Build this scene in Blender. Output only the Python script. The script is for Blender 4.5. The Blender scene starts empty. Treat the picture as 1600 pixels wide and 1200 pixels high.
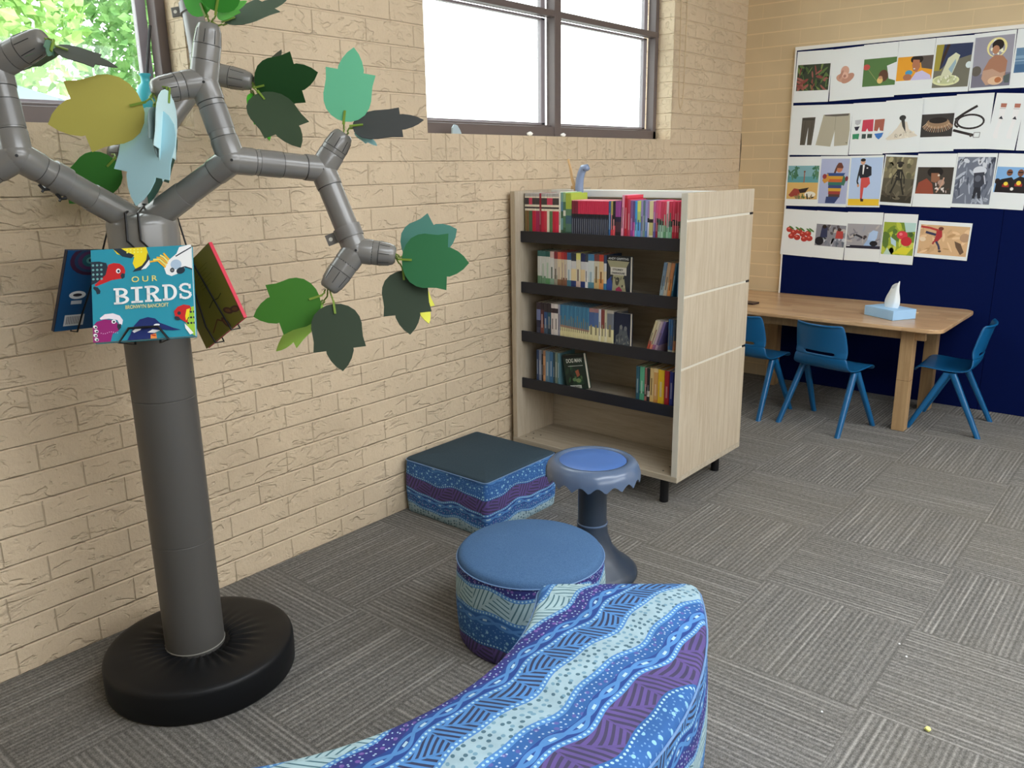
import bpy, bmesh, math, random
from mathutils import Vector, Matrix
random.seed(7)
S = bpy.context.scene
COL = S.collection
PI = math.pi
# ---------------------------------------------------------------- camera model (metres; brick wall is x=0, far wall y=5.455)
CAM = Vector((2.544, 0.0, 1.463))
RT = Vector((0.7666206231824542, 0.6419582151674391, -0.013508149036103775))
DN = Vector((0.15507316335209495, -0.20551969675982332, -0.9662887602842769))
FW = Vector((-0.6230931985821384, 0.7386821401812732, -0.25710612917216435))
FOC = 1288.0
def ray(u, v): return RT*((u-800)/FOC) + DN*((v-600)/FOC) + FW
def at(u, v, d): return CAM + ray(u, v)*d
def on_z(u, v, z):
    r = ray(u, v); return CAM + r*((z-CAM.z)/r.z)
def on_y(u, v, y):
    r = ray(u, v); return CAM + r*((y-CAM.y)/r.y)
def on_x(u, v, x):
    r = ray(u, v); return CAM + r*((x-CAM.x)/r.x)
cd = bpy.data.cameras.new('camera'); co = bpy.data.objects.new('camera', cd); COL.objects.link(co)
cd.sensor_width = 36; cd.lens = FOC/1600*36; cd.clip_start = 0.02
co.matrix_world = Matrix(((RT.x, -DN.x, -FW.x, CAM.x), (RT.y, -DN.y, -FW.y, CAM.y), (RT.z, -DN.z, -FW.z, CAM.z), (0, 0, 0, 1)))
S.camera = co
S.view_settings.view_transform = 'Standard'; S.view_settings.look = 'None'
S.view_settings.gamma = 1; S.view_settings.use_curve_mapping = False
S.view_settings.exposure = 0.30
S.cycles.max_bounces = 8; S.cycles.transparent_max_bounces = 12
S.cycles.sample_clamp_indirect = 6.0
try: S.cycles.use_denoising = True
except Exception: pass
# ---------------------------------------------------------------- node expressions
def lin(c):
    c = c/255.0
    return c/12.92 if c <= 0.04045 else ((c+0.055)/1.055)**2.4
def L3(c, k=1.0): return tuple(min(0.95, lin(x)*k) for x in c)
class NX:
    """small wrapper so that node maths reads like arithmetic"""
    def __init__(s, nt, v): s.nt = nt; s.v = v
    def _m(s, op, *a):
        n = s.nt.nodes.new('ShaderNodeMath'); n.operation = op
        for i, x in enumerate(a):
            x = x.v if isinstance(x, NX) else x
            if isinstance(x, (int, float)): n.inputs[i].default_value = x
            else: s.nt.links.new(x, n.inputs[i])
        return NX(s.nt, n.outputs[0])
    def __add__(s, o): return s._m('ADD', s, o)
    __radd__ = __add__
    def __sub__(s, o): return s._m('SUBTRACT', s, o)
    def __rsub__(s, o): return s._m('SUBTRACT', o, s)
    def __mul__(s, o): return s._m('MULTIPLY', s, o)
    __rmul__ = __mul__
    def __truediv__(s, o): return s._m('DIVIDE', s, o)
    def sin(s): return s._m('SINE', s)
    def abs(s): return s._m('ABSOLUTE', s)
    def frac(s): return s._m('FRACT', s)
    def floor(s): return s._m('FLOOR', s)
    def sqrt(s): return s._m('SQRT', s)
    def lt(s, o): return s._m('LESS_THAN', s, o)
    def gt(s, o): return s._m('GREATER_THAN', s, o)
    def mx(s, o): return s._m('MAXIMUM', s, o)
    def mn(s, o): return s._m('MINIMUM', s, o)
    def mod(s, o): return s._m('FLOORED_MODULO', s, o)
    def step(s, a, b):                       # smooth 0..1 between a and b
        n = s.nt.nodes.new('ShaderNodeMapRange'); n.interpolation_type = 'SMOOTHSTEP'
        s.nt.links.new(s.v, n.inputs['Value']); n.inputs['From Min'].default_value = a; n.inputs['From Max'].default_value = b
        return NX(s.nt, n.outputs[0])
def mixc(nt, fac, a, b):
    n = nt.nodes.new('ShaderNodeMix'); n.data_type = 'RGBA'
    for x, i in ((fac, 0), (a, 6), (b, 7)):
        x = x.v if isinstance(x, NX) else x
        if isinstance(x, (int, float)): n.inputs[i].default_value = x
        elif isinstance(x, tuple): n.inputs[i].default_value = (*x[:3], 1)
        else: nt.links.new(x, n.inputs[i])
    return n.outputs[2]
def new_mat(name, rough=0.6, color=(0.5, 0.5, 0.5), metallic=0.0, spec=0.5):
    m = bpy.data.materials.new(name); m.use_nodes = True
    nt = m.node_tree; b = nt.nodes['Principled BSDF']
    b.inputs['Base Color'].default_value = (*color[:3], 1); b.inputs['Roughness'].default_value = rough
    b.inputs['Metallic'].default_value = metallic; b.inputs['Specular IOR Level'].default_value = spec
    return m, nt, b
def coords(nt, kind='Object'):
    tc = nt.nodes.new('ShaderNodeTexCoord'); sp = nt.nodes.new('ShaderNodeSeparateXYZ')
    nt.links.new(tc.outputs[kind], sp.inputs[0])
    return tc.outputs[kind], NX(nt, sp.outputs[0]), NX(nt, sp.outputs[1]), NX(nt, sp.outputs[2])
def comb(nt, x, y, z):
    n = nt.nodes.new('ShaderNodeCombineXYZ')
    for i, a in enumerate((x, y, z)):
        a = a.v if isinstance(a, NX) else a
        if isinstance(a, (int, float)): n.inputs[i].default_value = a
        else: nt.links.new(a, n.inputs[i])
    return n.outputs[0]
def noise(nt, vec, scale, detail=4, rough=0.55, dist=0.0):
    n = nt.nodes.new('ShaderNodeTexNoise'); n.inputs['Scale'].default_value = scale; n.inputs['Detail'].default_value = detail
    n.inputs['Roughness'].default_value = rough; n.inputs['Distortion'].default_value = dist
    if vec is not None: nt.links.new(vec, n.inputs['Vector'])
    return NX(nt, n.outputs[0])
def voronoi(nt, vec, scale, rnd=1.0, feature='F1'):
    n = nt.nodes.new('ShaderNodeTexVoronoi'); n.feature = feature; n.voronoi_dimensions = '2D'; n.inputs['Scale'].default_value = scale
    n.inputs['Randomness'].default_value = rnd; nt.links.new(vec, n.inputs['Vector'])
    return NX(nt, n.outputs['Distance']), n.outputs['Color']
def bump(nt, b, h, strength=0.5, dist=0.01):
    n = nt.nodes.new('ShaderNodeBump'); n.inputs['Strength'].default_value = strength; n.inputs['Distance'].default_value = dist
    nt.links.new(h.v, n.inputs['Height']); nt.links.new(n.outputs[0], b.inputs['Normal'])
_mc = {}
def paint(c, rough=0.6, k=1.45, spec=0.4, metallic=0.0):
    """plain colour; c is the sRGB colour as it looks under the room's light"""
    key = (tuple(c), rough, k, spec, metallic)
    if key not in _mc:
        m, nt, b = new_mat('colour_%02x%02x%02x' % tuple(int(x) for x in c), rough, L3(c, k), metallic, spec)
        _mc[key] = m
    return _mc[key]
# ---------------------------------------------------------------- mesh builder
class MB:
    def __init__(s): s.v = []; s.f = []; s.m = []; s.uv = []; s.hasuv = False
    def quadf(s, idx, mi=0, uv=None):
        s.f.append(tuple(idx)); s.m.append(mi); s.uv.append(uv)
        if uv: s.hasuv = True
    def add(s, pts, faces, mi=0):
        o = len(s.v); s.v += [tuple(p) for p in pts]
        for f in faces: s.quadf([i+o for i in f], mi)
    def box(s, c, size, M=None, mi=0):
        hx, hy, hz = size[0]/2, size[1]/2, size[2]/2
        pts = [Vector((x*hx, y*hy, z*hz)) for x in (-1, 1) for y in (-1, 1) for z in (-1, 1)]
        if M is not None: pts = [M @ p for p in pts]
        c = Vector(c); pts = [p+c for p in pts]
        s.add(pts, [(0, 1, 3, 2), (4, 6, 7, 5), (0, 4, 5, 1), (2, 3, 7, 6), (0, 2, 6, 4), (1, 5, 7, 3)], mi)
    def box2(s, lo, hi, mi=0):
        s.box([(a+b)/2 for a, b in zip(lo, hi)], [abs(b-a) for a, b in zip(lo, hi)], None, mi)
    def rings(s, rings, mi=0, caps=True, closed=False):
        n = len(rings[0]); o = len(s.v)
        for r in rings: s.v += [tuple(p) for p in r]
        m = len(rings)
        for i in range(m if closed else m-1):
            a = o+i*n; b = o+((i+1) % m)*n
            for j in range(n):
                k = (j+1) % n; s.quadf((a+j, a+k, b+k, b+j), mi)
        if caps and not closed:
            s.quadf([o+j for j in reversed(range(n))], mi); s.quadf([o+(m-1)*n+j for j in range(n)], mi)
    def tube(s, pts, r, seg=12, mi=0, caps=True):
        pts = [Vector(p) for p in pts]; rs = r if isinstance(r, (list, tuple)) else [r]*len(pts)
        rg = []; prev = None
        for i, p in enumerate(pts):
            t = (pts[min(i+1, len(pts)-1)]-pts[max(i-1, 0)]).normalized()
            if prev is None:
                a = t.orthogonal().normalized()
            else:
                a = prev - t*prev.dot(t)
                a = a.normalized() if a.length > 1e-6 else t.orthogonal().normalized()
            prev = a; b = t.cross(a)
            rg.append([p + (a*math.cos(2*PI*j/seg)+b*math.sin(2*PI*j/seg))*rs[i] for j in range(seg)])
        s.rings(rg, mi, caps)
    def lathe(s, prof, seg=32, c=(0, 0, 0), mi=0, caps=True, fr=None):
        c = Vector(c); rg = []
        for r, z in prof:
            rg.append([c+Vector(((fr(2*PI*j/seg, r, z)[0] if fr else r)*math.cos(2*PI*j/seg), (fr(2*PI*j/seg, r, z)[0] if fr else r)*math.sin(2*PI*j/seg), (fr(2*PI*j/seg, r, z)[1] if fr else z))) for j in range(seg)])
        s.rings(rg, mi, caps)
    def sphere(s, c, r, seg=16, nr=10, mi=0, sc=(1, 1, 1)):
        c = Vector(c); rg = []
        for i in range(nr+1):
            a = -PI/2+PI*i/nr; rr = max(1e-5, math.cos(a))
            rg.append([c+Vector((math.cos(2*PI*j/seg)*rr*r*sc[0], math.sin(2*PI*j/seg)*rr*r*sc[1], math.sin(a)*r*sc[2])) for j in range(seg)])
        s.rings(rg, mi, True)
    def prism(s, poly, z0, z1, M=None, mi=0):
        n = len(poly); pts = [Vector((x, y, z0)) for x, y in poly]+[Vector((x, y, z1)) for x, y in poly]
        if M is not None: pts = [M @ p for p in pts]
        s.add(pts, [tuple(reversed(range(n))), tuple(range(n, 2*n))]+[(i, (i+1) % n, n+(i+1) % n, n+i) for i in range(n)], mi)
    def poly(s, pts, mi=0):
        s.add(pts, [tuple(range(len(pts)))], mi)
    def build(s, name, mats, parent=None, smooth=False, bevel=0.0, bseg=2, origin=None, fix=True, angle=40):
        me = bpy.data.meshes.new(name); vs = s.v
        if origin is not None:
            o = Vector(origin); vs = [tuple(Vector(p)-o) for p in s.v]
        me.from_pydata(vs, [], s.f)
        for m in (mats if isinstance(mats, (list, tuple)) else [mats]): me.materials.append(m)
        for i, p in enumerate(me.polygons): p.material_index = s.m[i]
        if s.hasuv:
            ul = me.uv_layers.new(name='UVMap')
            for p in me.polygons:
                uv = s.uv[p.index]
                if uv:
                    for k, li in enumerate(p.loop_indices): ul.data[li].uv = uv[k]
        if fix:
            bm = bmesh.new(); bm.from_mesh(me); bmesh.ops.recalc_face_normals(bm, faces=bm.faces); bm.to_mesh(me); bm.free()
        if smooth:
            for p in me.polygons: p.use_smooth = True
            try: me.set_sharp_from_angle(angle=math.radians(angle))
            except Exception: pass
        ob = bpy.data.objects.new(name, me); COL.objects.link(ob)
        if origin is not None: ob.location = origin
        if parent is not None:
            ob.parent = parent
            if origin is None and parent.type == 'EMPTY':   # mesh given in world space under an empty at its base
                ob.matrix_parent_inverse = PINV[parent.name]
        if bevel > 0:
            md = ob.modifiers.new('bevel', 'BEVEL'); md.width = bevel; md.segments = bseg; md.limit_method = 'ANGLE'; md.angle_limit = math.radians(35)
        return ob
PINV = {}
def thing(name, label, cat, loc=(0, 0, 0), rz=0.0, group=None):
    o = bpy.data.objects.new(name, None); COL.objects.link(o); o.empty_display_size = 0.05
    o.location = loc; o.rotation_euler = (0, 0, rz)
    PINV[o.name] = (Matrix.Translation(loc) @ Matrix.Rotation(rz, 4, 'Z')).inverted()
    return tag(o, label, cat, group)
def tag(o, label, cat, group=None):
    o['label'] = label; o['category'] = cat
    if group: o['group'] = group
    return o
def struct(o): o['kind'] = 'structure'; return o
def local(o):
    """parts built in the thing's own coordinates rather than the world's"""
    PINV[o.name] = Matrix.Identity(4); return o
# ================================================================ SETTING
BZ = 0.0872; BPH = 1.4785          # brick course height, height of one bed joint
def brick_mat(name, base, strength, smoothpaint=0.0, axis='y'):
    m, nt, b = new_mat(name, 0.55, base, spec=0.25)
    pos, x, y, z = coords(nt, 'Object')
    h = y if axis == 'y' else x
    wob = noise(nt, pos, 5.0, 2)-0.5
    zz = z-BPH+20*BZ+wob*0.003
    row = (zz/BZ).floor(); fz = (zz/BZ).frac()
    off = row.mod(2)*0.5
    hh = (h+wob*0.01-0.105)/0.2445+off+(row*12.9898).sin()*0.06
    fy = hh.frac()
    dz = (fz-0.5).abs()*-1+0.5; dy = (fy-0.5).abs()*-1+0.5
    dzm = dz*BZ; dym = dy*0.2445
    if axis == 'y':                 # upright bricks under the window sills
        sol = z.gt(BPH)*z.lt(1.62)*(y.gt(2.5)*y.lt(4.5)).mx(y.lt(1.46))
        fs = ((y+wob*0.006)/0.0868).frac(); ds = ((fs-0.5).abs()*-1+0.5)*0.0868
        dsz = (z-BPH).abs()
        dym = dym*(1-sol)+ds*sol
        dzm = dzm*(1-sol)+dsz*sol
    edge = dzm.mn(dym+0.0022)
    groove = edge.step(0.0008, 0.0058)
    rgh = noise(nt, pos, 26.0, 6, 0.62)
    big = noise(nt, comb(nt, x*3.0, y, z*2.2), 9.0, 3, 0.5, 1.2)
    dent = big.step(0.55, 0.66)
    gash = noise(nt, comb(nt, x, y*0.8+z*0.5, z*1.5), 21.0, 2, 0.5, 0.6).step(0.64, 0.67)
    fine = noise(nt, pos, 120.0, 3)
    hgt = groove*0.68+rgh*(0.78-smoothpaint*0.45)-dent*0.50*(1-smoothpaint)-gash*0.22*(1-smoothpaint)+fine*0.12
    bump(nt, b, hgt, strength, 0.0075)
    mot = noise(nt, pos, 2.2, 3)
    c1 = mixc(nt, mot.step(0.3, 0.75), tuple(q*0.93 for q in base), tuple(min(.95, q*1.05) for q in base))
    c2 = mixc(nt, groove, tuple(min(.95, q*1.16) for q in base), c1)
    nt.links.new(c2, b.inputs['Base Color'])
    return m
M_BRICK = brick_mat('painted_brick', (0.70, 0.56, 0.39), 1.0)
M_BRICK2 = brick_mat('painted_smooth_brick', (0.74, 0.58, 0.355), 0.17, 1.0, 'x')
def wall_panel(name, rects, mat, thick_lo, thick_hi, axis):
    mb = MB()
    for a0, a1, z0, z1 in rects:
        if axis == 'x': mb.box2((thick_lo, a0, z0), (thick_hi, a1, z1))
        else: mb.box2((a0, thick_lo, z0), (a1, thick_hi, z1))
    return struct(mb.build(name, mat))
W1 = (-0.54, 1.462); W2 = (2.50, 4.50); SILL = 1.594; HEAD = 2.62; RH = 2.95; YB = 5.455; YF = -2.6; XR = 5.6
wall_panel('wall_left', [(YF, W1[0], 0, RH), (W1[0], W1[1], 0, SILL), (W1[0], W1[1], HEAD, RH), (W1[1], W2[0], 0, RH), (W2[0], W2[1], 0, SILL), (W2[0], W2[1], HEAD, RH), (W2[1], YB, 0, RH)], M_BRICK, -0.20, 0.0, 'x')
wall_panel('wall_back', [(-0.2, XR+.2, 0, RH)], M_BRICK2, YB, YB+0.2, 'y')
M_PLAIN = paint((150, 134, 110), 0.7)
# out of frame: windows are added high in the wall opposite for steeper daylight, and ceiling panels light the room
wall_panel('wall_right', [(YF, -1.6, 0, RH), (-1.6, 4.6, 0, 1.55), (-1.6, 4.6, 2.65, RH), (4.6, YB, 0, RH)], M_PLAIN, XR, XR+0.2, 'x')
wall_panel('wall_front', [(-0.2, XR+.2, 0, RH)], M_PLAIN, YF-0.2, YF, 'y')
mb = MB(); mb.box2((-0.2, YF-.2, RH), (XR+.2, YB+.2, RH+.1)); struct(mb.build('ceiling', paint((235, 232, 225), 0.8)))
# ---- carpet tiles
def carpet():
    m, nt, b = new_mat('carpet_tiles', 0.95, (0.1, 0.1, 0.1), spec=0.05)
    pos, x, y, z = coords(nt, 'Object')
    P = 0.5; PY = 0.522
    tx = (x+20*P)/P; ty = (y+20*PY-2.112)/PY
    ix = tx.floor(); iy = ty.floor(); par = (ix+iy).mod(2)
    fx = tx.frac(); fy = ty.frac()
    rnd = (ix*127.1+iy*311.7).sin()*43758.5; rnd = rnd.frac()
    s = fx*par+fy*(1-par)            # coordinate across the ribs
    l = fy*par+fx*(1-par)            # along the ribs
    sv = comb(nt, s*50.0+rnd*37.0, l*0.55+rnd*11.0, ix*1.7+iy*3.1)
    n1 = noise(nt, sv, 0.9, 2, 0.6)
    rib = ((s*62.0*PI*1.0).sin()*0.5+0.5)
    light = noise(nt, comb(nt, s*64.0+rnd*7.0, l*1.3+rnd*5.0, rnd*9.0), 0.62, 1, 0.5).step(0.50, 0.72)
    fuzz = noise(nt, pos, 260.0, 4, 0.7); fuzz2 = noise(nt, pos, 70.0, 3, 0.6)
    area = noise(nt, pos, 1.3, 3)
    f = n1*0.22+rib*0.15+light*0.20*(0.35+rib*0.65)+(fuzz-0.5)*1.0+(fuzz2-0.5)*0.5+0.12
    f = f.step(0.05, 0.92)
    c = mixc(nt, f, (0.10, 0.097, 0.091), (0.50, 0.482, 0.45))
    c = mixc(nt, area.step(0.35, 0.7)*0.25, c, (0.22, 0.195, 0.15))
    ex = ((fx-0.5).abs()*-1+0.5); ey = ((fy-0.5).abs()*-1+0.5)
    seam = ex.mn(ey).lt(0.0035)
    c = mixc(nt, seam*0.25, c, (0.11, 0.1, 0.09))
    nt.links.new(c, b.inputs['Base Color'])
    bump(nt, b, rib*0.5*light+fuzz*0.8+rib*0.3, 0.6, 0.004)
    return m
mb = MB(); mb.box2((-0.2, YF-.2, -0.1), (XR+.2, YB+.2, 0.0)); struct(mb.build('floor', carpet()))
# ---- windows
M_FRAME = paint((92, 82, 80), 0.42, 1.3); M_SASH = paint((135, 128, 132), 0.4, 1.3)
def glass_mat():
    m = bpy.data.materials.new('window_glass'); m.use_nodes = True; nt = m.node_tree; nt.nodes.clear()
    o = nt.nodes.new('ShaderNodeOutputMaterial'); mx = nt.nodes.new('ShaderNodeMixShader'); t = nt.nodes.new('ShaderNodeBsdfTransparent'); g = nt.nodes.new('ShaderNodeBsdfGlossy')
    g.inputs['Roughness'].default_value = 0.02; t.inputs[0].default_value = (0.95, 0.98, 0.96, 1)
    fr = nt.nodes.new('ShaderNodeLayerWeight'); fr.inputs[0].default_value = 0.5
    f = NX(nt, fr.outputs['Facing'])._m('POWER', NX(nt, fr.outputs['Facing']), 4.0)*0.5+0.03
    nt.links.new(f.v, mx.inputs[0]); nt.links.new(t.outputs[0], mx.inputs[1]); nt.links.new(g.outputs[0], mx.inputs[2]); nt.links.new(mx.outputs[0], o.inputs[0])
    return m
M_GLASS = glass_mat()
def window(name, y0, y1, z0, z1):
    root = bpy.data.objects.new(name, None); COL.objects.link(root); root.location = (-0.1, (y0+y1)/2, z0); struct(root)
    PINV[root.name] = Matrix.Translation(root.location).inverted()
    X0, X1 = -0.15, -0.10
    mb = MB(); w = 0.045; zt = 2.162; ym = (y0+y1)/2+0.022
    mb.box2((X0, y0, z0), (X1, y1, z0+w+.006)); mb.box2((X0, y0, z1-w), (X1, y1, z1))
    mb.box2((X0, y0, z0), (X1, y0+w, z1)); mb.box2((X0, y1-w*.75, z0), (X1, y1, z1))
    mb.box2((X0, ym-.027, z0), (X1+.004, ym+.027, z1)); mb.box2((X0, y0, zt), (X1+.002, y1, zt+.03))
    mb.box2((X0+.01, y0, z0+w+.006), (X1-.02, y1, z0+w+.016))
    struct(mb.build('window_frame', M_FRAME, root, bevel=0.003))
    for (a, c2) in ((y0+w, ym-.027), (ym+.027, y1-w*.75)):
        for (e, g) in ((z0+w+.016, zt), (zt+.03, z1-w)):
            mb = MB(); t = 0.034; dx = -0.030
            mb.box2((X0+dx, a, e), (X0+dx+.024, a+t, g)); mb.box2((X0+dx, c2-t, e), (X0+dx+.024, c2, g))
            mb.box2((X0+dx, a, e), (X0+dx+.024, c2, e+.012)); mb.box2((X0+dx, a, g-.012), (X0+dx+.024, c2, g))
            struct(mb.build('window_sash', M_SASH, root, bevel=0.002))
            mb = MB(); mb.box2((X0+dx+.010, a+t, e+.012), (X0+dx+.014, c2-t, g-.012))
            struct(mb.build('window_pane', M_GLASS, root))
    return root
window('window_1', W1[0], W1[1], SILL, HEAD)
window('window_2', W2[0], W2[1], SILL, HEAD)
# dark gap in the corner of the two walls
mb = MB()
zs = [1.40, 1.44, 1.49, 1.53, 1.57, 1.60, 1.645]
ws = [.001, .0025, .002, .004, .005, .003, .0008]
for i in range(len(zs)-1):
    mb.add([(0.001, YB-.004, zs[i]), (0.001+ws[i], YB-.001, zs[i]), (0.001+ws[i+1], YB-.001, zs[i+1]), (0.001, YB-.004, zs[i+1]), (0.0, YB-.003, zs[i]), (0.0, YB-.003, zs[i+1])], [(0, 1, 2, 3), (4, 0, 3, 5)])
struct(mb.build('corner_gap', paint((40, 28, 20), 0.9)))
# ---- outdoors
def foliage_mat(name, a, c):
    m, nt, b = new_mat(name, 0.6, a)
    pos, x, y, z = coords(nt, 'Object'); f = noise(nt, pos, 7.0, 3)
    nt.links.new(mixc(nt, f.step(0.35, 0.65), a, c), b.inputs['Base Color'])
    b.inputs['Subsurface Weight'].default_value = 0.0
    return m
def garden_tree(c, r, n, name, label, seed, col):
    rd = random.Random(seed); root = thing(name, label, 'tree', (c[0], c[1], -0.3), 0, 'trees outside the left window')
    mb = MB(); mb.tube([(c[0], c[1], -0.3), (c[0]+.1, c[1], c[2]*.6), (c[0], c[1]+.1, c[2])], [.16, .13, .07], 10)
    for k in range(9):
        a = rd.uniform(0, 2*PI); e = rd.uniform(.1, 1.0)
        mb.tube([(c[0], c[1], c[2]*.7+e*.3), (c[0]+math.cos(a)*r*.4, c[1]+math.sin(a)*r*.4, c[2]+e*r*.4), (c[0]+math.cos(a)*r*.8, c[1]+math.sin(a)*r*.8, c[2]+e*r*.7)], [.06, .035, .012], 6)
    mb.build('trunk', paint((90, 75, 60), 0.9), root, smooth=True)
    mb = MB()
    for k in range(n):
        while True:
            p = Vector((rd.uniform(-1, 1), rd.uniform(-1, 1), rd.uniform(-1, 1)))
            if .25 < p.length < 1: break
        p = Vector(c)+Vector((p.x*r, p.y*r, p.z*r*1.05))
        d = Vector((rd.gauss(0, 1), rd.gauss(0, 1), rd.gauss(0, .6))).normalized(); s_ = d.cross(Vector((rd.gauss(0, 1), rd.gauss(0, 1), rd.gauss(0, 1)))).normalized()
        l = rd.uniform(.09, .17); w = l*.33; nn = d.cross(s_)*l*.1
        mb.add([p, p+d*l*.5+s_*w+nn, p+d*l, p+d*l*.5-s_*w+nn], [(0, 1, 2), (0, 2, 3)])
    mb.build('foliage', col, root, fix=False)
FOL1 = foliage_mat('leaf_green', (0.22, 0.44, 0.10), (0.42, 0.62, 0.20))
FOL2 = foliage_mat('leaf_deep_green', (0.14, 0.32, 0.09), (0.30, 0.52, 0.18))
garden_tree((-6.2, 2.2, 3.2), 1.7, 8000, 'garden_tree', 'leafy light green tree seen through the left window, nearest the window frame', 3, FOL1)
garden_tree((-7.2, 5.75, 3.4), 1.65, 8000, 'garden_tree', 'deeper green tree behind the other, showing beside the teal bottle through the left window', 5, FOL2)
mb = MB()
mb.add([(-2.6, 1.0, 1.55), (-2.6, 3.02, 1.62), (-4.4, 3.1, 1.95), (-4.4, 1.2, 2.45), (-2.6, 1.0, 1.45), (-2.6, 3.02, 1.5), (-4.4, 3.1, 1.8), (-4.4, 1.2, 1.8)], [(0, 1, 2, 3), (4, 5, 6, 7), (0, 1, 5, 4), (1, 2, 6, 5), (2, 3, 7, 6), (3, 0, 4, 7)])
mb.box2((-4.3, 1.2, -0.3), (-2.7, 2.9, 1.5))
tag(mb.build('garden_shed', paint((98, 112, 124), 0.5, 1.0)), 'low shed with a pale grey sloping roof outside the left window', 'shed')
# outdoor ground
m_g, nt_, b_ = new_mat('outdoor_paving', 0.9, (0.5, 0.5, 0.47))
mb = MB(); mb.box2((-40, -30, -0.5), (-0.25, 40, -0.3)); struct(mb.build('ground', m_g))
# ---- light: white overcast sky, daylight through the windows, and the room's ceiling panels
w = bpy.data.worlds.new('sky'); S.world = w; w.use_nodes = True
bg = w.node_tree.nodes['Background']; bg.inputs[0].default_value = (0.93, 0.97, 1.0, 1); bg.inputs[1].default_value = 4.6
def area(name, loc, size, aim, power, col):
    ld = bpy.data.lights.new(name, 'AREA'); ld.shape = 'RECTANGLE'; ld.size, ld.size_y = size; ld.energy = power; ld.color = col
    o = bpy.data.objects.new(name, ld); COL.objects.link(o); o.location = loc
    o.rotation_euler = (Vector(aim)-Vector(loc)).to_track_quat('-Z', 'Y').to_euler(); return o
area('ceiling_panel_light', (3.0, 1.5, RH-.03), (1.2, 2.4), (3.0, 1.5, 0), 54, (0.90, 0.95, 1.0))
area('ceiling_panel_light_far', (4.0, 3.7, RH-.03), (1.2, 2.4), (4.0, 3.7, 0), 54, (0.92, 0.96, 1.0))
# ================================================================ FURNITURE
def wood_mat(name, a, c, d, scale=1.0, axis='z', rough=0.5):
    m, nt, b = new_mat(name, rough, a, spec=0.3)
    pos, x, y, z = coords(nt, 'Object')
    if axis == 'z': v = comb(nt, x*14.0*scale, y*14.0*scale, z*1.0*scale)
    elif axis == 'x': v = comb(nt, x*1.0*scale, y*14.0*scale, z*14.0*scale)
    else: v = comb(nt, x*14.0*scale, y*1.0*scale, z*14.0*scale)
    n = noise(nt, v, 3.0, 6, 0.6, 0.8); f = noise(nt, v, 22.0, 3, 0.6)
    c1 = mixc(nt, n.step(0.3, 0.7), a, c); c1 = mixc(nt, f.step(0.5, 0.8)*0.35, c1, d)
    nt.links.new(c1, b.inputs['Base Color']); bump(nt, b, f, 0.1, 0.001)
    return m
M_PLY = wood_mat('pale_wood_grain', L3((184, 172, 152), 1.2), L3((170, 156, 134), 1.18), L3((140, 122, 100), 1.15))
M_PLYX = wood_mat('pale_wood_grain_flat', L3((178, 169, 152), 1.2), L3((166, 154, 134), 1.15), L3((134, 122, 104), 1.1), 1.0, 'x')
M_EDGE = paint((200, 196, 182), 0.5, 1.2)
M_LIP = paint((30, 32, 40), 0.35, 1.2, 0.4)
M_BLACK = paint((16, 16, 18), 0.4, 1.3)
# ---------------- bookcase
BX0, BX1, BY0, BY1, BZ0, BZ1 = 0.03, 0.945, 2.985, 3.597, 0.128, 1.345
bc = thing('bookcase', 'double-sided pale wood bookcase on black legs standing end-on to the brick wall', 'bookcase', ((BX0+BX1)/2, (BY0+BY1)/2, 0))
def part(name, boxes, mats, root, bevel=0.002, **k):
    mb = MB()
    for bx in boxes: mb.box2(*bx)
    return mb.build(name, mats, root, bevel=bevel, **k)
T = 0.028
part('side_panel', [((BX0, BY0, BZ0+.026), (BX0+T, BY1, BZ1))], M_PLY, bc)
grooves = [0.63, 0.933, 1.238]
def slat_panel():
    mb = MB(); zs = [BZ0+.026]+[g for g in grooves]+[BZ1]
    mb.box2((BX1-T, BY0, BZ0+.026), (BX1-.008, BY1, BZ1), 0)
    for i in range(4):
        mb.box2((BX1-.009, BY0+.0, zs[i]+(0.005 if i else 0)), (BX1, BY1, zs[i+1]-(0.005 if i < 3 else 0)), 0)
    return mb.build('side_panel', [M_PLY], bc, bevel=0.0015)
sp = slat_panel()
mb = MB()
for g in grooves:
    mb.box2((BX1-.0085, BY0+.004, g-.005), (BX1-.003, BY1-.004, g+.005))
mb.build('groove_rail', M_EDGE, sp)
mb = MB(); mb.box2((BX1-T-.0005, BY0-.0015, BZ0+.026), (BX1-.001, BY0+.001, BZ1)); mb.build('edge_band', M_EDGE, sp)
for g in grooves: mb = MB(); mb.box2((BX1-.005, BY1-.03, g-.0045), (BX1+.001, BY1-.004, g+.0045)); mb.build('groove_cap', M_BLACK, sp)
YM = (BY0+BY1)/2
part('centre_panel', [((BX0+T, YM-.012, BZ0+.026), (BX1-T, YM+.012, BZ1-.035))], M_PLYX, bc)
part('top_rail', [((BX0+T, YM-.03, BZ1-.032), (BX1-T, YM+.03, BZ1-.001))], paint((222, 224, 222), 0.4, 1.25), bc)
bb = part('bottom_panel', [((BX0, BY0-.002, BZ0), (BX1, BY1+.002, BZ0+.026))], M_PLYX, bc)
for hx in (BX0+.07, BX1-.07):
    for dx, dy in ((-.02, .04), (.025, .04), (-.02, .10), (.025, .10)):
        mb = MB(); mb.lathe([(.0045, BZ0+.0262), (.0045, BZ0+.0268)], 10, (hx+dx, BY0+dy, 0)); mb.build('screw_hole', M_BLACK, bb)
LIPS = [(0.405, 0.455), (0.637, 0.689), (0.873, 0.925), (1.111, 1.163)]
LY = 3.028
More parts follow.
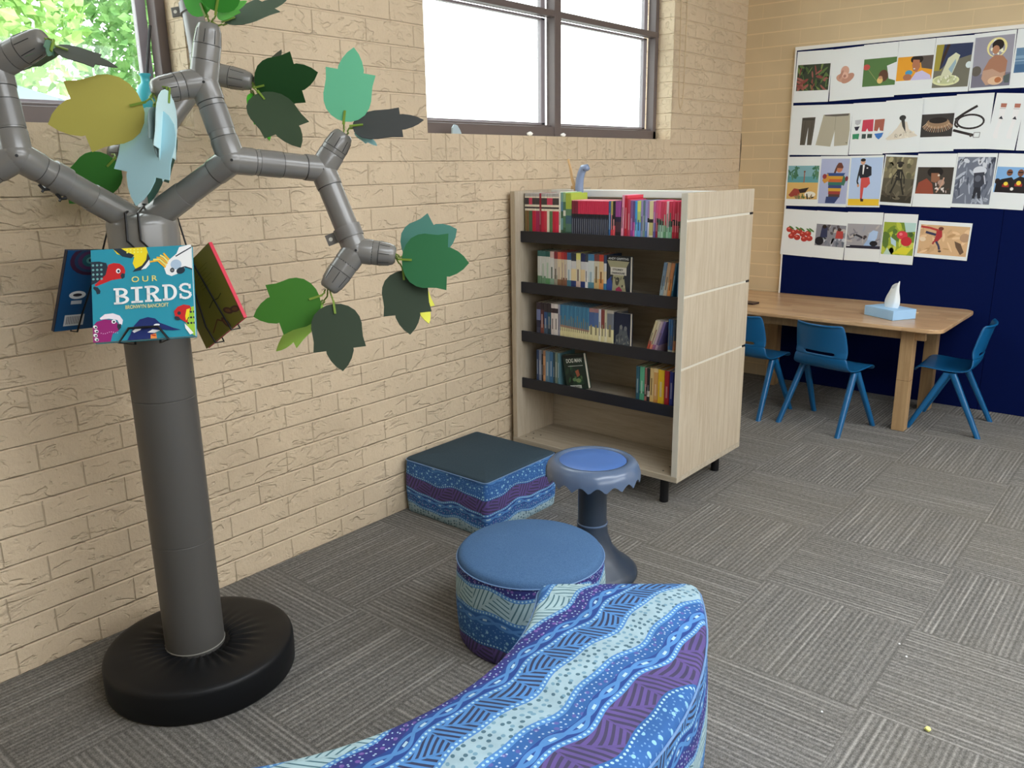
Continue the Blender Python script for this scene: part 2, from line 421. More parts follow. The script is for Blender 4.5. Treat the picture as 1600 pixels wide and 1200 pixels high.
for zb, zt in LIPS:
    for sgn in (0, 1):
        mb = MB()
        if sgn == 0: mb.box2((BX0+T+.001, LY+.004, zb+.004), (BX1-T-.001, YM-.012, zb+.022))
        else: mb.box2((BX0+T+.001, YM+.012, zb+.004), (BX1-T-.001, BY1-.047, zb+.022))
        sh = mb.build('shelf', M_PLYX, bc)
        mb = MB(); y = LY if sgn == 0 else BY1-.043
        mb.box2((BX0+T+.0005, y-.005, zb), (BX1-T-.0005, y+.005, zt)); mb.build('shelf_lip', M_LIP, sh, bevel=0.0015)
for x in (BX0+.095, BX1-.095):
    for y in (BY0+.065, BY1-.055):
        mb = MB(); mb.lathe([(.016, 0.0), (.0195, 0.003), (.0195, BZ0-.008), (.026, BZ0-.006), (.026, BZ0)], 20, (x, y, 0)); mb.build('leg', M_BLACK, bc, smooth=True)
# ---------------- patterned fabric
def fabric():
    m, nt, b = new_mat('wave_print_fabric', 0.75, (0.2, 0.3, 0.6), spec=0.2)
    uvn = nt.nodes.new('ShaderNodeUVMap'); uvn.uv_map = 'UVMap'; sp_ = nt.nodes.new('ShaderNodeSeparateXYZ'); nt.links.new(uvn.outputs[0], sp_.inputs[0])
    p = NX(nt, sp_.outputs[0]); q = NX(nt, sp_.outputs[1])
    q0 = q + (p*(2*PI/0.30)+0.6).sin()*0.0095 + (p*(2*PI/0.147)+q*7.0).sin()*0.0045
    cream = (0.50, 0.70, 0.76); teal = (0.10, 0.22, 0.27); mid = (0.045, 0.16, 0.46); sky = (0.11, 0.31, 0.70); dot = (0.42, 0.70, 0.90)
    ind = (0.045, 0.05, 0.26); deep = (0.03, 0.08, 0.33); navy = (0.045, 0.055, 0.12); pur = (0.15, 0.10, 0.33); purd = (0.075, 0.06, 0.13); vio = (0.25, 0.14, 0.50); pale = (0.45, 0.63, 0.72)
    bands = [('hatch', .066, cream, teal), ('row', .012), ('dots', .036, ind), ('chain', .036, deep), ('row', .012), ('hatch', .055, sky, navy), ('row', .013),
             ('pale', .060), ('row', .014), ('dots', .030, mid), ('chain', .027, deep), ('row', .012), ('hatch', .066, pur, purd), ('row', .014), ('big', .056, mid), ('chain', .034, mid), ('row', .012)]
    per = sum(x[1] for x in bands)
    t = q0.mod(per)
    col = (0.07, 0.22, 0.58)
    pos2 = comb(nt, p, q0, 0.0)
    vd, vc = voronoi(nt, pos2, 78.0, 0.75); fine = vd.lt(0.165)
    vd2, _ = voronoi(nt, pos2, 36.0, 0.75); bigd = vd2.lt(0.165)
    vd3, vc3 = voronoi(nt, pos2, 60.0, 0.7); medd = vd3.lt(0.27)
    sp3 = nt.nodes.new('ShaderNodeSeparateXYZ'); nt.links.new(vc3, sp3.inputs[0]); pick = NX(nt, sp3.outputs[0])
    a = 0.0; cur = None
    for i, bd in enumerate(bands):
        w = bd[1]; k = t-a; mask = k.gt(0.0)*k.lt(w)
        kind = bd[0]
        if kind == 'hatch':
            L = max(.09, w*2.0); c1, c2 = bd[2], bd[3]
            ph = (p/L+i*0.37).frac(); tri = (ph-(k/w)*0.55).gt(0.22)
            sp_w = 0.0155 if w > .06 else 0.0135
            s1 = ((p*0.28+k*1.0)/sp_w).frac().lt(0.46 if c1 != cream else 0.28); s2 = ((p*1.0-k*0.42)/(sp_w*1.05)).frac().lt(0.46 if c1 != cream else 0.28)
            st = s1*tri+s2*(1-tri)
            c = mixc(nt, st, c1, c2)
            bord = ((ph-(k/w)*0.55)-0.22).abs().lt(0.035)+(ph-0.012).abs().lt(0.02)
            c = mixc(nt, bord.mn(1.0), c, tuple(x*0.92 for x in c1))
        elif kind == 'row':
            s = 0.0112; d = (((p/s).frac()-0.5)*s); d = (d*d+(k-w/2)*(k-w/2)).sqrt()
            c = mixc(nt, d.lt(0.0030), sky if i not in (13,) else mid, (0.50, 0.80, 0.92))
        elif kind == 'dots':
            c = mixc(nt, fine, bd[2], (0.50, 0.68, 0.92)); c = mixc(nt, bigd*(0.9 if bd[2] == ind else 0.45), c, vio)
        elif kind == 'chain':
            A = w*0.27; L = 0.125
            ss = (p*(2*PI/L)+i).sin()*A
            l1 = ((k-w/2)-ss).abs().lt(0.0048); l2 = ((k-w/2)+ss*0.8+w*.08).abs().lt(0.0042)
            c = mixc(nt, l1.mx(l2), bd[2], sky)
            dd = ((p/(L/2)+i/PI).frac()-0.5).abs()*(L/2); c = mixc(nt, dd.lt(0.0075)*(k-w/2).abs().lt(0.0032), c, (0.55, 0.80, 0.95))
        elif kind == 'pale':
            c = mixc(nt, medd*pick.gt(0.45), pale, (0.10, 0.20, 0.26)); c = mixc(nt, medd*pick.lt(0.45)*0.8, c, (0.17, 0.36, 0.50))
        elif kind == 'big':
            c = mixc(nt, fine*0.7, bd[2], (0.25, 0.5, 0.85)); c = mixc(nt, bigd, c, (0.33, 0.66, 0.88))
        cur = c if cur is None else mixc(nt, mask, cur, c)
        a += w
    wear = noise(nt, pos2, 14.0, 4, 0.6)
    cur = mixc(nt, wear.step(0.25, 0.8)*0.22+0.12, cur, (0.02, 0.035, 0.06))
    nt.links.new(cur, b.inputs['Base Color'])
    tc = nt.nodes.new('ShaderNodeTexCoord'); f = noise(nt, tc.outputs['Object'], 500.0, 2); bump(nt, b, f, 0.15, 0.001)
    return m, per
M_FAB, FPER = fabric()
def cloth_mat(name, c, c2):
    m, nt, b = new_mat(name, 0.85, c, spec=0.15); pos, x, y, z = coords(nt, 'Object')
    f = noise(nt, pos, 330.0, 3, 0.7); g = noise(nt, pos, 6.0, 3)
    cc = mixc(nt, f.step(0.3, 0.7)*0.8+g.step(0.3, 0.8)*0.2, c, c2); nt.links.new(cc, b.inputs['Base Color']); bump(nt, b, f, 0.3, 0.001); return m
M_BLUECLOTH = cloth_mat('blue_woven_cloth', (0.055, 0.125, 0.26), (0.10, 0.20, 0.38)); M_DARKCLOTH = cloth_mat('dark_slate_cloth', (0.035, 0.062, 0.085), (0.055, 0.085, 0.11))
M_PIPING = paint((112, 146, 190), 0.6, 1.1)
def cushion(name_root, outline, h, top_mat, root, rnd=0.018, crown=0.012, vtop=0.0, uvtop=None, dirv=-1, nr=4, bulge=0.008, piping=True, vs=1.0):
    """upholstered block: outline = list of (x, y) anticlockwise; side cover with uv in metres, separate top cover and a piping seam"""
    n = len(outline); cx = sum(p[0] for p in outline)/n; cy = sum(p[1] for p in outline)/n
    P = [Vector((x, y, 0)) for x, y in outline]
    N = []
    for i in range(n):
        t = (P[(i+1) % n]-P[i-1]).normalized(); N.append(Vector((t.y, -t.x, 0)))
    per = [0.0]
    for i in range(n): per.append(per[-1]+(P[(i+1) % n]-P[i]).length)
    mb = MB(); lv = [(0.004, 0.0, -.006), (0.0, .008, 0.0)]
    K = 8
    for k in range(1, K+1):
        s = k/K; lv.append((0, .008+(h-rnd-.008)*s, bulge*math.sin(PI*s)))
    o = 0
    for (dz, z, off) in lv: mb.v += [tuple(P[i]+N[i]*off+Vector((0, 0, z))) for i in range(n)]
    for r in range(len(lv)-1):
        for i in range(n):
            j = (i+1) % n; a, b_, c_, d_ = r*n+i, r*n+j, (r+1)*n+j, (r+1)*n+i
            u0, u1 = per[i], per[i+1]; v0 = vtop+dirv*(h-lv[r][1])*vs; v1 = vtop+dirv*(h-lv[r+1][1])*vs
            mb.quadf((a, b_, c_, d_), 0, [(u0, v0), (u1, v0), (u1, v1), (u0, v1)])
    mb.quadf(list(reversed(range(n))), 0, [(0, 0)]*n)
    side = mb.build('side_cover', M_FAB, root, smooth=True, fix=False)
    mb = MB(); rings = []
    for k in range(nr+1):
        a = PI/2*k/nr; rings.append((-rnd*(1-math.cos(a)), h-rnd+rnd*math.sin(a)))
    ir = [(-rnd-(.02+.05*k), h+crown*(1-(1-(k+1)/5)**2)) for k in range(4)]
    allr = rings
    for off, z in allr: mb.v += [tuple(P[i]+N[i]*off+Vector((0, 0, z))) for i in range(n)]
    uvf = uvtop or (lambda x, y: (x, y))
    def face(ix):
        mb.quadf(ix, 0, [uvf(mb.v[i][0], mb.v[i][1]) for i in ix])
    for r in range(len(allr)-1):
        for i in range(n):
            j = (i+1) % n; face((r*n+i, r*n+j, (r+1)*n+j, (r+1)*n+i))
    return mb, P, N, rings, face
def finish_top(mb, root, mat, name='top_cover'):
    return mb.build(name, mat, root, smooth=True, fix=False, angle=60)
def seam(P, N, z, root, r=0.0020, off=0.002):
    mb = MB(); pts = [P[i]+N[i]*off+Vector((0, 0, z)) for i in range(len(P))]
    rg = []
    n = len(pts)
    for i in range(n):
        t = (pts[(i+1) % n]-pts[i-1]).normalized(); a = Vector((t.y, -t.x, 0)); rg.append([pts[i]+a*r*math.cos(k*PI/3)+Vector((0, 0, r*math.sin(k*PI/3))) for k in range(6)])
    mb.rings(rg, 0, closed=True); return mb.build('piping', M_PIPING, root, smooth=True)
def round_rect(x0, y0, x1, y1, r, n=6, m=8):
    pts = []
    for (cx, cy, a0) in ((x1-r, y0+r, -PI/2), (x1-r, y1-r, 0), (x0+r, y1-r, PI/2), (x0+r, y0+r, PI)):
        for k in range(n+1):
            a = a0+PI/2*k/n; pts.append((cx+r*math.cos(a), cy+r*math.sin(a)))
    out = []
    for i in range(len(pts)):
        a = pts[i]; b = pts[(i+1) % len(pts)]; d = math.dist(a, b); k = max(1, int(d/.05)); 
        for j in range(k): out.append((a[0]+(b[0]-a[0])*j/k, a[1]+(b[1]-a[1])*j/k))
    return out
# square ottoman
sq = thing('square_ottoman', 'low square ottoman with dark slate top and wave-print sides against the brick wall', 'ottoman', (0.25, 2.495, 0))
ol = round_rect(0.02, 2.268, 0.488, 2.727, 0.018, 3)
mb, P, N, rg, face = cushion('sq', ol, 0.25, M_DARKCLOTH, sq, rnd=0.012, vtop=FPER-0.022, vs=1.16)
n = len(P); o = (len(rg)-1)*n
cx, cy = 0.254, 2.4975
base = list(range(o, o+n)); prev = base
for s, z in ((.85, .006), (.55, .011), (.2, .013)):
    st = len(mb.v)
    mb.v += [(cx+(mb.v[i][0]-cx)*s, cy+(mb.v[i][1]-cy)*s, 0.25+z) for i in base]
    nx = list(range(st, st+n))
    for i in range(n): face((prev[i], prev[(i+1) % n], nx[(i+1) % n], nx[i]))
    prev = nx
face(tuple(prev)); finish_top(mb, sq, M_DARKCLOTH); seam(P, N, 0.239, sq, 0.0022)
# round ottoman
RC = (1.04, 1.862); RR = 0.232; RHH = 0.29
ro = thing('round_ottoman', 'round ottoman with plain blue cloth top and wave-print side', 'ottoman', (RC[0], RC[1], 0))
ol = [(RC[0]+RR*math.cos(2*PI*k/64), RC[1]+RR*math.sin(2*PI*k/64)) for k in range(64)]
mb, P, N, rg, face = cushion('rd', ol, RHH, M_BLUECLOTH, ro, rnd=0.022, vtop=0.122)
n = len(P); o = (len(rg)-1)*n; base = list(range(o, o+n)); prev = base
for s, z in ((.88, .006), (.6, .011), (.25, .013)):
    st = len(mb.v); mb.v += [(RC[0]+(mb.v[i][0]-RC[0])*s, RC[1]+(mb.v[i][1]-RC[1])*s, RHH+z) for i in base]; nx = list(range(st, st+n))
    for i in range(n): face((prev[i], prev[(i+1) % n], nx[(i+1) % n], nx[i]))
    prev = nx
face(tuple(prev)); finish_top(mb, ro, M_BLUECLOTH); seam(P, N, RHH-.021, ro)
# curved bench
QC = Vector((0.838, 1.06)); RI, RO, BH = 0.68, 1.083, 0.44; A0, A1 = -51, 38.8
def arc(rad, a0, a1, k): return [(QC.x+rad*math.cos(math.radians(a0+(a1-a0)*i/k)), QC.y+rad*math.sin(math.radians(a0+(a1-a0)*i/k))) for i in range(k+1)]
def corner(r0, a0, sr, sa):
    """rounded plan corner where the radial end meets an arc"""
    c = 0.03; out = []
    for k in range(5):
        th = PI/2*k/4
        out.append((r0-sr*c*(1-math.sin(th) if sa == 0 else 1-math.cos(th)), th))
    return out
def bench_outline():
    c = 0.035; pts = []
    do = math.degrees(c/RO); di = math.degrees(c/RI)
    def pol(r, a): return (QC.x+r*math.cos(math.radians(a)), QC.y+r*math.sin(math.radians(a)))
    pts += [pol(RO, A0+do+(A1-A0-2*do)*i/30) for i in range(31)]
    pts += [pol(RO-c*(1-math.cos(t)), A1-do+do*math.sin(t)) for t in (PI/8, PI/4, 3*PI/8, PI/2)]
    pts += [pol(RO-c-(RO-RI-2*c)*i/9, A1) for i in range(1, 9)]
    pts += [pol(RI+c*(1-math.sin(t)), A1-di*(1-math.cos(t))) for t in (0, PI/8, PI/4, 3*PI/8)]
    pts += [pol(RI, A1-di-(A1-A0-2*di)*i/26) for i in range(27)]
    pts += [pol(RI+c*(1-math.cos(t)), A0+di*(1-math.sin(t))) for t in (PI/8, PI/4, 3*PI/8, PI/2)]
    pts += [pol(RI+c+(RO-RI-2*c)*i/9, A0) for i in range(1, 9)]
    pts += [pol(RO-c*(1-math.sin(t)), A0+do*(1-math.cos(t))) for t in (0, PI/8, PI/4, 3*PI/8)]
    return pts
be = thing('curved_bench', 'tall curved bench seat covered in blue wave-print fabric in the foreground', 'bench', (QC.x+.88*math.cos(math.radians(-6)), QC.y+.88*math.sin(math.radians(-6)), 0))
ol = bench_outline()
UVT = lambda x, y: (y, x-1.425)
mb, P, N, rg, face = cushion('bn', ol, BH, M_FAB, be, rnd=0.02, vtop=0.217, uvtop=UVT, bulge=0.012)
n = len(P); o = (len(rg)-1)*n; base = [Vector(mb.v[o+i]) for i in range(n)]
# inner rings towards the middle arc of the seat
def toward(p, s):
    d = Vector((p.x, p.y))-QC; r = d.length; a = math.atan2(d.y, d.x); am = math.radians((A0+A1)/2); rm = (RI+RO)/2
    half = math.radians((A1-A0)/2); e = 1-s*0.19*2
    a2 = am+(a-am)*(1-s*0.42*0.55); r2 = r+(rm-r)*s
    return (QC.x+r2*math.cos(a2), QC.y+r2*math.sin(a2))
prev = list(range(o, o+n))
for s, z in ((.25, .008), (.6, .013), (.985, .015)):
    st = len(mb.v); mb.v += [(*toward(p, s), BH+z) for p in base]; nx = list(range(st, st+n))
    for i in range(n): face((prev[i], prev[(i+1) % n], nx[(i+1) % n], nx[i]))
    prev = nx
face(tuple(prev)); finish_top(mb, be, M_FAB); seam(P, N, BH-.02, be, 0.0026)
# ---------------- wobble stool
WX, WY, WH = 0.984, 2.289, 0.45
ws_ = thing('wobble_stool', 'grey-blue plastic wobble stool with scalloped seat rim beside the round ottoman', 'stool', (WX, WY, 0))
M_STOOL = paint((84, 102, 130), 0.25, 1.15, 0.7); M_STOOLD = paint((46, 56, 70), 0.33, 1.2); M_STOOLT = paint((84, 122, 190), 0.35, 1.0)
mb = MB()
def frs(a, r, z):
    k = max(0.0, min(1.0, (WH-.02-z)/.03)) if r > .14 else 0
    return (r+k*.004, z-k*0.026*(1-abs(math.sin(9*a)))**.85)
mb.lathe([(.118, WH-.006), (.122, WH+.002), (.135, WH+.003), (.150, WH-.003), (.161, WH-.016), (.166, WH-.032), (.166, WH-.046), (.160, WH-.046), (.156, WH-.030), (.146, WH-.018), (.12, WH-.014), (.06, WH-.016)], 112, (WX, WY, 0), 0, True, frs)
seat = mb.build('seat', M_STOOL, ws_, smooth=True, angle=60)
mb = MB(); mb.lathe([(.119, WH-.008), (.119, WH-.003), (.115, WH-.001), (.06, WH-.0025), (.001, WH-.003)], 48, (WX, WY, 0)); mb.build('seat_pad', M_STOOLT, seat, smooth=True)
mb = MB(); mb.lathe([(.070, WH-.016), (.055, WH-.04), (.052, WH-.08), (.052, .22), (.058, .17), (.075, .12), (.11, .075), (.15, .045), (.165, .03), (.168, .016), (.155, .004), (.10, .0)], 48, (WX, WY, 0)); mb.build('pedestal', M_STOOLD, ws_, smooth=True, angle=60)
mb = MB(); mb.lathe([(.0535, .205), (.056, .207), (.056, .211), (.0535, .213)], 40, (WX, WY, 0)); mb.build('collar', M_STOOL, ws_, smooth=True)
# ---------------- table
def table_wood():
    m, nt, b = new_mat('honey_timber', 0.3, (0.5, 0.3, 0.15), spec=0.5)
    pos, x, y, z = coords(nt, 'Object')
    row = ((y+3)/0.062).floor(); seg = (x/0.42+(row*7.31).sin()*3.0).floor()
    r = ((row*12.9+seg*78.2).sin()*4375.5).frac()
    v = comb(nt, x*2.2+r*9.0, y*30.0, z*30.0); n = noise(nt, v, 2.0, 5, 0.6, 1.0)
    c = mixc(nt, r, (0.55, 0.33, 0.165), (0.68, 0.47, 0.27)); c = mixc(nt, n.step(0.45, 0.75)*0.7, c, (0.33, 0.175, 0.075))
    nt.links.new(c, b.inputs['Base Color']); return m
M_TAB = table_wood(); M_TABLEG = wood_mat('honey_timber_leg', (0.50, 0.33, 0.165), (0.42, 0.265, 0.13), (0.26, 0.15, 0.07))
tb = thing('table', 'low honey timber table with rounded corners under the pinboard', 'table', (0.82, 5.03, 0))
TX0, TX1, TY0, TY1, TZ = 0.06, 1.548, 4.632, 5.425, 0.60
mb = MB(); ol = round_rect(TX0, TY0, TX1, TY1, 0.075, 8); mb.prism(ol, TZ-.022, TZ); mb.build('table_top', M_TAB, tb, bevel=0.004)
def apron(lo, hi): mb = MB(); mb.box2(lo, hi); mb.build('apron', M_TABLEG, tb, bevel=0.002)
LEG = [(1.365, 4.757), (1.365, 5.275), (0.20, 4.757), (0.40, 5.275)]
apron((.20, 4.742, TZ-.085), (1.45, 4.772, TZ-.0225)); apron((.20, 5.26, TZ-.085), (1.45, 5.29, TZ-.0225))
apron((.21, 4.78, TZ-.085), (.23, 5.24, TZ-.0225)); apron((1.355, 4.78, TZ-.085), (1.375, 5.24, TZ-.0225))
for x, y in LEG:
    mb = MB(); mb.box2((x-.034, y-.034-.0, 0), (x+.034, y+.034, TZ-.0855 if 0 else TZ-.0225)); mb.build('leg', M_TABLEG, tb, bevel=0.003)
mb = MB()
mb.box2((1.33, 4.7225, .288), (1.40, 4.7915, .2895)); mb.build('leg_joint_line', paint((70, 45, 25)), tb)
# ---------------- children's chairs
M_CHAIR = paint((16, 92, 142), 0.30, 1.1, 0.6)
def make_chair():
    r = local(thing('school_chair', 'blue moulded plastic school chair', 'chair'))
    # seat shell: profile in (y, z); y forward
    prof = [(.175, .318, .165), (.168, .338, .172), (.14, .347, .178), (.06, .338, .182), (-.03, .333, .182), (-.08, .341, .178), (-.108, .361, .172), (-.120, .392, .165), (-.126, .418, .158)]
    def grid(prof, name, n=10, th=.010, curve=.02, hole=None):
        mb = MB(); k = len(prof)
        for (y, z, w) in prof:
            for j in range(n+1):
                t = -1+2*j/n; mb.v.append((w*t, y+(curve(z)*t*t if callable(curve) else curve*t*t), z+.006*abs(t)**4))
        for i in range(k-1):
            for j in range(n):
                if hole and hole(i, j): continue
                mb.quadf((i*(n+1)+j, i*(n+1)+j+1, (i+1)*(n+1)+j+1, (i+1)*(n+1)+j))
        o = mb.build(name, M_CHAIR, r, smooth=True, fix=False, angle=70)
        md = o.modifiers.new('shell', 'SOLIDIFY'); md.thickness = th; md.offset = -1
        md = o.modifiers.new('soft', 'SUBSURF'); md.levels = 1; md.render_levels = 2
        return o
    cv = lambda z: max(0.0, min(.032, (z-.35)*.32))
    grid(prof, 'seat', curve=cv)
    bp = [(-.125, .412, .160), (-.128, .428, .160), (-.130, .444, .160), (-.131, .450, .160), (-.136, .475, .160), (-.145, .515, .157), (-.157, .560, .152), (-.163, .582, .147), (-.168, .590, .142), (-.176, .592, .138)]
    grid(bp, 'backrest', n=14, th=.012, curve=cv, hole=lambda i, j: i in (1,) and 3 <= j <= 10)
    for sx in (-1, 1):
        for sy in (-1, 1):
            mb = MB(); rg = []
            for t in (0, .35, .7, 1.0):
                x = sx*(.158+.030*t); y = (.012*sy+sy*.165*t); z = .335*(1-t)
                hw, hd = .016-.003*t, .019-.005*t
                rg.append([(x+a*hw, y+b*hd, z) for a, b in ((-1, -.6), (-.6, -1), (.6, -1), (1, -.6), (1, .6), (.6, 1), (-.6, 1), (-1, .6))])
            mb.rings(rg); mb.build('leg', M_CHAIR, r, smooth=True, angle=50)
    return r
def dup(root, loc, rz, label=None, group=None):
    r = root.copy(); COL.objects.link(r); r.location = loc; r.rotation_euler = (0, 0, rz)
    if label: r['label'] = label
    if group: r['group'] = group
    for ch in list(root.children):
        c = ch.copy(); COL.objects.link(c); c.parent = r; c.matrix_parent_inverse = ch.matrix_parent_inverse
        for g in ch.children:
            d = g.copy(); COL.objects.link(d); d.parent = c; d.matrix_parent_inverse = g.matrix_parent_inverse
    return r
ch0 = make_chair(); ch0['group'] = 'blue school chairs at the timber table'
ch0.location = (1.005, 4.609, 0); ch0.rotation_euler = (0, 0, math.radians(-13)); ch0['label'] = 'blue plastic school chair with its back to the room at the middle of the table'
dup(ch0, (0.52, 4.63, 0), math.radians(-8), 'blue plastic school chair half hidden behind the bookcase')
dup(ch0, (1.56, 5.022, 0), math.radians(92), 'blue plastic school chair at the end of the table beside the pinboard')
# ---------------- on the table
def tissue():
    a = on_z(1350, 491.5, TZ); b = on_z(1394.5, 501.5, TZ); c = on_z(1420, 496, TZ)
    ux = (a-b).normalized(); lx = (a-b).length; uy = Vector((-ux.y, ux.x, 0));
    if uy.dot(c-b) < 0: uy = -uy
    ly = max(.11, abs((c-b).dot(uy)))
    r = thing('tissue_box', 'pale blue tissue box with a white tissue pulled up, on the timber table', 'tissue box', (b+ux*lx/2+uy*ly/2))
    M = Matrix((ux, uy, Vector((0, 0, 1)))).transposed()
    ctr = b+ux*lx/2+uy*ly/2
    mb = MB(); mb.box(ctr+Vector((0, 0, .028)), (lx, ly, .054), M); mb.build('carton', paint((150, 190, 235), 0.5, 1.25), r, bevel=0.0015)
    mb = MB(); n = 14; rows = [(0.046, .054), (.052, .070), (.050, .092), (.043, .118), (.034, .142), (.028, .164), (.026, .184)]
    rd = random.Random(4)
    for k, (w, z) in enumerate(rows):
        for j in range(n):
            a_ = 2*PI*j/n; f = 1+.16*math.sin(3*a_+k*.3)+.1*math.sin(5*a_+1)
            p = ctr+ux*(math.cos(a_)*w*f-.004*k)+uy*(math.sin(a_)*w*.42*f)+Vector((0, 0, z+.006*math.sin(2*a_+k)*(k > 0)+(.024*math.cos(a_-2.4)+.008*math.cos(2*a_) if k == 6 else 0)))
            mb.v.append(tuple(p))
    for k in range(len(rows)-1):
        for j in range(n): mb.quadf((k*n+j, k*n+(j+1) % n, (k+1)*n+(j+1) % n, (k+1)*n+j))
    o = mb.build('tissue', paint((232, 238, 248), 0.8, 1.1), r, smooth=True, angle=50)
    md = o.modifiers.new('soft', 'SUBSURF'); md.levels = 1; md.render_levels = 2
tissue()
mb = MB(); p = on_z(1418, 487, TZ); q = on_z(1434, 489.5, TZ); d = (q-p).normalized()
M = Matrix((d, Vector((-d.y, d.x, 0)), Vector((0, 0, 1)))).transposed(); mb.box((p+q)/2+Vector((0, 0, .0022)), ((q-p).length, .011, .0035), M)
tag(mb.build('craft_stick', paint((225, 190, 150), 0.6), bevel=0.001), 'pale wooden craft stick lying behind the tissue box', 'stick')
mb = MB(); p = on_z(1164, 473.5, TZ); mb.box(p+Vector((0, 0, .006)), (.16, .075, .011), Matrix.Rotation(-.15, 3, 'Z'))
tag(mb.build('wallet', paint((45, 30, 28), 0.4), bevel=0.004), 'dark flat wallet on the table at the bookcase edge', 'wallet')
# ---------------- little things on the carpet, sills and walls
def pebble(name, p, r, c, label, cat, sc=(1, 1, .7), seed=1, group=None):
    rd = random.Random(seed); mb = MB(); mb.sphere((0, 0, 0), r, 10, 7, 0, sc)
    mb.v = [tuple(Vector(v)*(1+rd.uniform(-.22, .22))) for v in mb.v]
    zmin = min(v[2] for v in mb.v); mb.v = [(v[0]+p[0], v[1]+p[1], v[2]-zmin+p[2]) for v in mb.v]
    return tag(mb.build(name, paint(c, 0.7), smooth=True), label, cat, group)
pebble('crumb', on_z(1449, 1142, 0), .0075, (235, 215, 130), 'yellow crumb lying on the carpet at lower right', 'crumb', seed=3)
for (u, v), s, lb in (((1405, 1007), .0032, 'tiny white speck on the carpet between the two ribbed tiles behind the yellow crumb'), ((1416, 1027), .0034, 'tiny white speck on the carpet nearest the yellow crumb'), ((1284, 1113), .003, 'tiny white speck on the carpet left of the yellow crumb')):
    pebble('paper_scrap', on_z(u, v, 0), s, (235, 235, 235), lb, 'scrap', seed=5, group='white specks on the carpet')
p = on_x(713, 207.5, -.035)
mb = MB(); pr = [(-.028, 0), (.030, 0), (.020, .018), (.004, .036), (-.012, .040), (-.026, .026)]
M = Matrix.Translation((-.035, p.y, SILL+.0005)) @ Matrix(((0, 0, 1, 0), (1, 0, 0, 0), (0, 1, 0, 0), (0, 0, 0, 1)))
mb.prism(pr, -.006, .006, M); tag(mb.build('stone_shard', paint((150, 165, 172), 0.5), bevel=0.003), 'grey rounded stone shard on the right window sill at its left end', 'stone')
for (u, lb, c, s) in ((828, 'white paint flake on the right window sill left of the mullion', (225, 215, 210), .012), (880, 'white paint flake on the right window sill right of the mullion', (235, 225, 220), .011)):
    p = on_x(u, 212, -.03); pebble('paint_flake', (-.03, p.y, SILL), s, c, lb, 'flake', (.8, 1.7, .75), 9, 'paint flakes on the window sill')
# bead chain loop hanging on the brick wall right of the window
mb = MB()
pts = [Vector((.004, 4.565, 2.62)), Vector((.004, 4.568, 2.2)), Vector((.004, 4.572, 1.90)), Vector((.004, 4.582, 1.80)), Vector((.004, 4.60, 1.768)), Vector((.004, 4.62, 1.80)), Vector((.004, 4.632, 1.90)), Vector((.004, 4.636, 2.2)), Vector((.004, 4.64, 2.62))]
mb.tube(pts, .0022, 6); ck = mb.build('blind_chain', paint((214, 194, 160), 0.5, 1.2), smooth=True); tag(ck, 'thin painted blind chain looped on the brick right of the window', 'chain')
# teal bottle with a black rod on the left window sill
bp_ = (-.052, 1.345, SILL)
bt = thing('bottle', 'teal bottle with a black rod standing on the left window sill', 'bottle', bp_)
mb = MB(); mb.lathe([(.030, 0), (.033, .006), (.033, .085), (.031, .100), (.024, .118), (.0145, .128), (.013, .134), (.013, .146), (.0175, .150), (.0175, .155), (.011, .156), (.010, .14)], 28, bp_, caps=False)
mb.build('vessel', paint((62, 160, 172), 0.3, 1.2), bt, smooth=True, angle=60)
mb = MB(); mb.tube([Vector(bp_)+Vector((0, -.004, .02)), Vector(bp_)+Vector((0, .006, .15)), Vector(bp_)+Vector((.002, .034, .296))], .0048, 8); mb.build('rod', M_BLACK, bt, smooth=True)
# ================================================================ BOOK TREE
M_PIPE = paint((108, 106, 102), 0.24, 1.25, 0.7); M_PIPED = paint((102, 100, 97), 0.30, 1.25, 0.6); M_SEAM = paint((40, 40, 40), 0.6, 1.0); M_TRUNK = paint((82, 80, 77), 0.42, 1.1, 0.4)
M_VINYL = paint((18, 20, 24), 0.50, 0.8, 0.35)
TC = Vector((0.398, 1.057, 0)); BC = Vector((0.410, 1.066, 0))
tree = thing('book_tree', 'grey pipe tree with card leaves and a round black foot holding picture books', 'display stand', (TC.x, TC.y, 0))
mb = MB()
prof = [(.250, .0), (.264, .003), (.268, .010), (.269, .05), (.2685, .084), (.266, .094), (.260, .0995), (.245, .1025), (.225, .104), (.20, .105), (.185, .1052), (.17, .1055), (.155, .1055), (.14, .105), (.125, .1042), (.11, .1025), (.10, .1005), (.088, .0965), (.083, .09)]
def pleat(a, r, z):
    k = max(0, 1-(r-.088)/.105) if r > .086 else 0
    f = math.sin(30*a+1.5*math.sin(a*3))
    return (r, z+k**1.15*.0085*f*(0.6+.4*math.sin(2*a+1)) if r < .2 else z+.0006*math.sin(9*a))
mb.lathe(prof, 208, BC, 0, True, pleat); mb.build('base_cover', M_VINYL, tree, smooth=True, angle=70)
mb = MB()
zt = 1.20; pr = [(.0835, .088)]
for zc in (.435, .86):
    pr += [(.0835, zc-.0022), (.0822, zc-.0008), (.0822, zc+.0004), (.0838, zc+.002)]
pr += [(.0835, zt)]
mb.lathe(pr, 56, TC); trunk = mb.build('trunk', M_TRUNK, tree, smooth=True, angle=30)
mb = MB(); mb.lathe([(.0845, .0985), (.0852, .1), (.0852, .1015), (.0842, .1025)], 56, TC); mb.build('trim_ring', paint((120, 118, 112), 0.5), trunk, smooth=True)
mb = MB(); mb.lathe([(.084, 1.17), (.088, 1.173), (.088, 1.325), (.086, 1.337), (.078, 1.347), (.06, 1.354), (.02, 1.357)], 56, TC); mb.build('crown_hub', M_PIPE, tree, smooth=True, angle=50)
PR = 0.0325
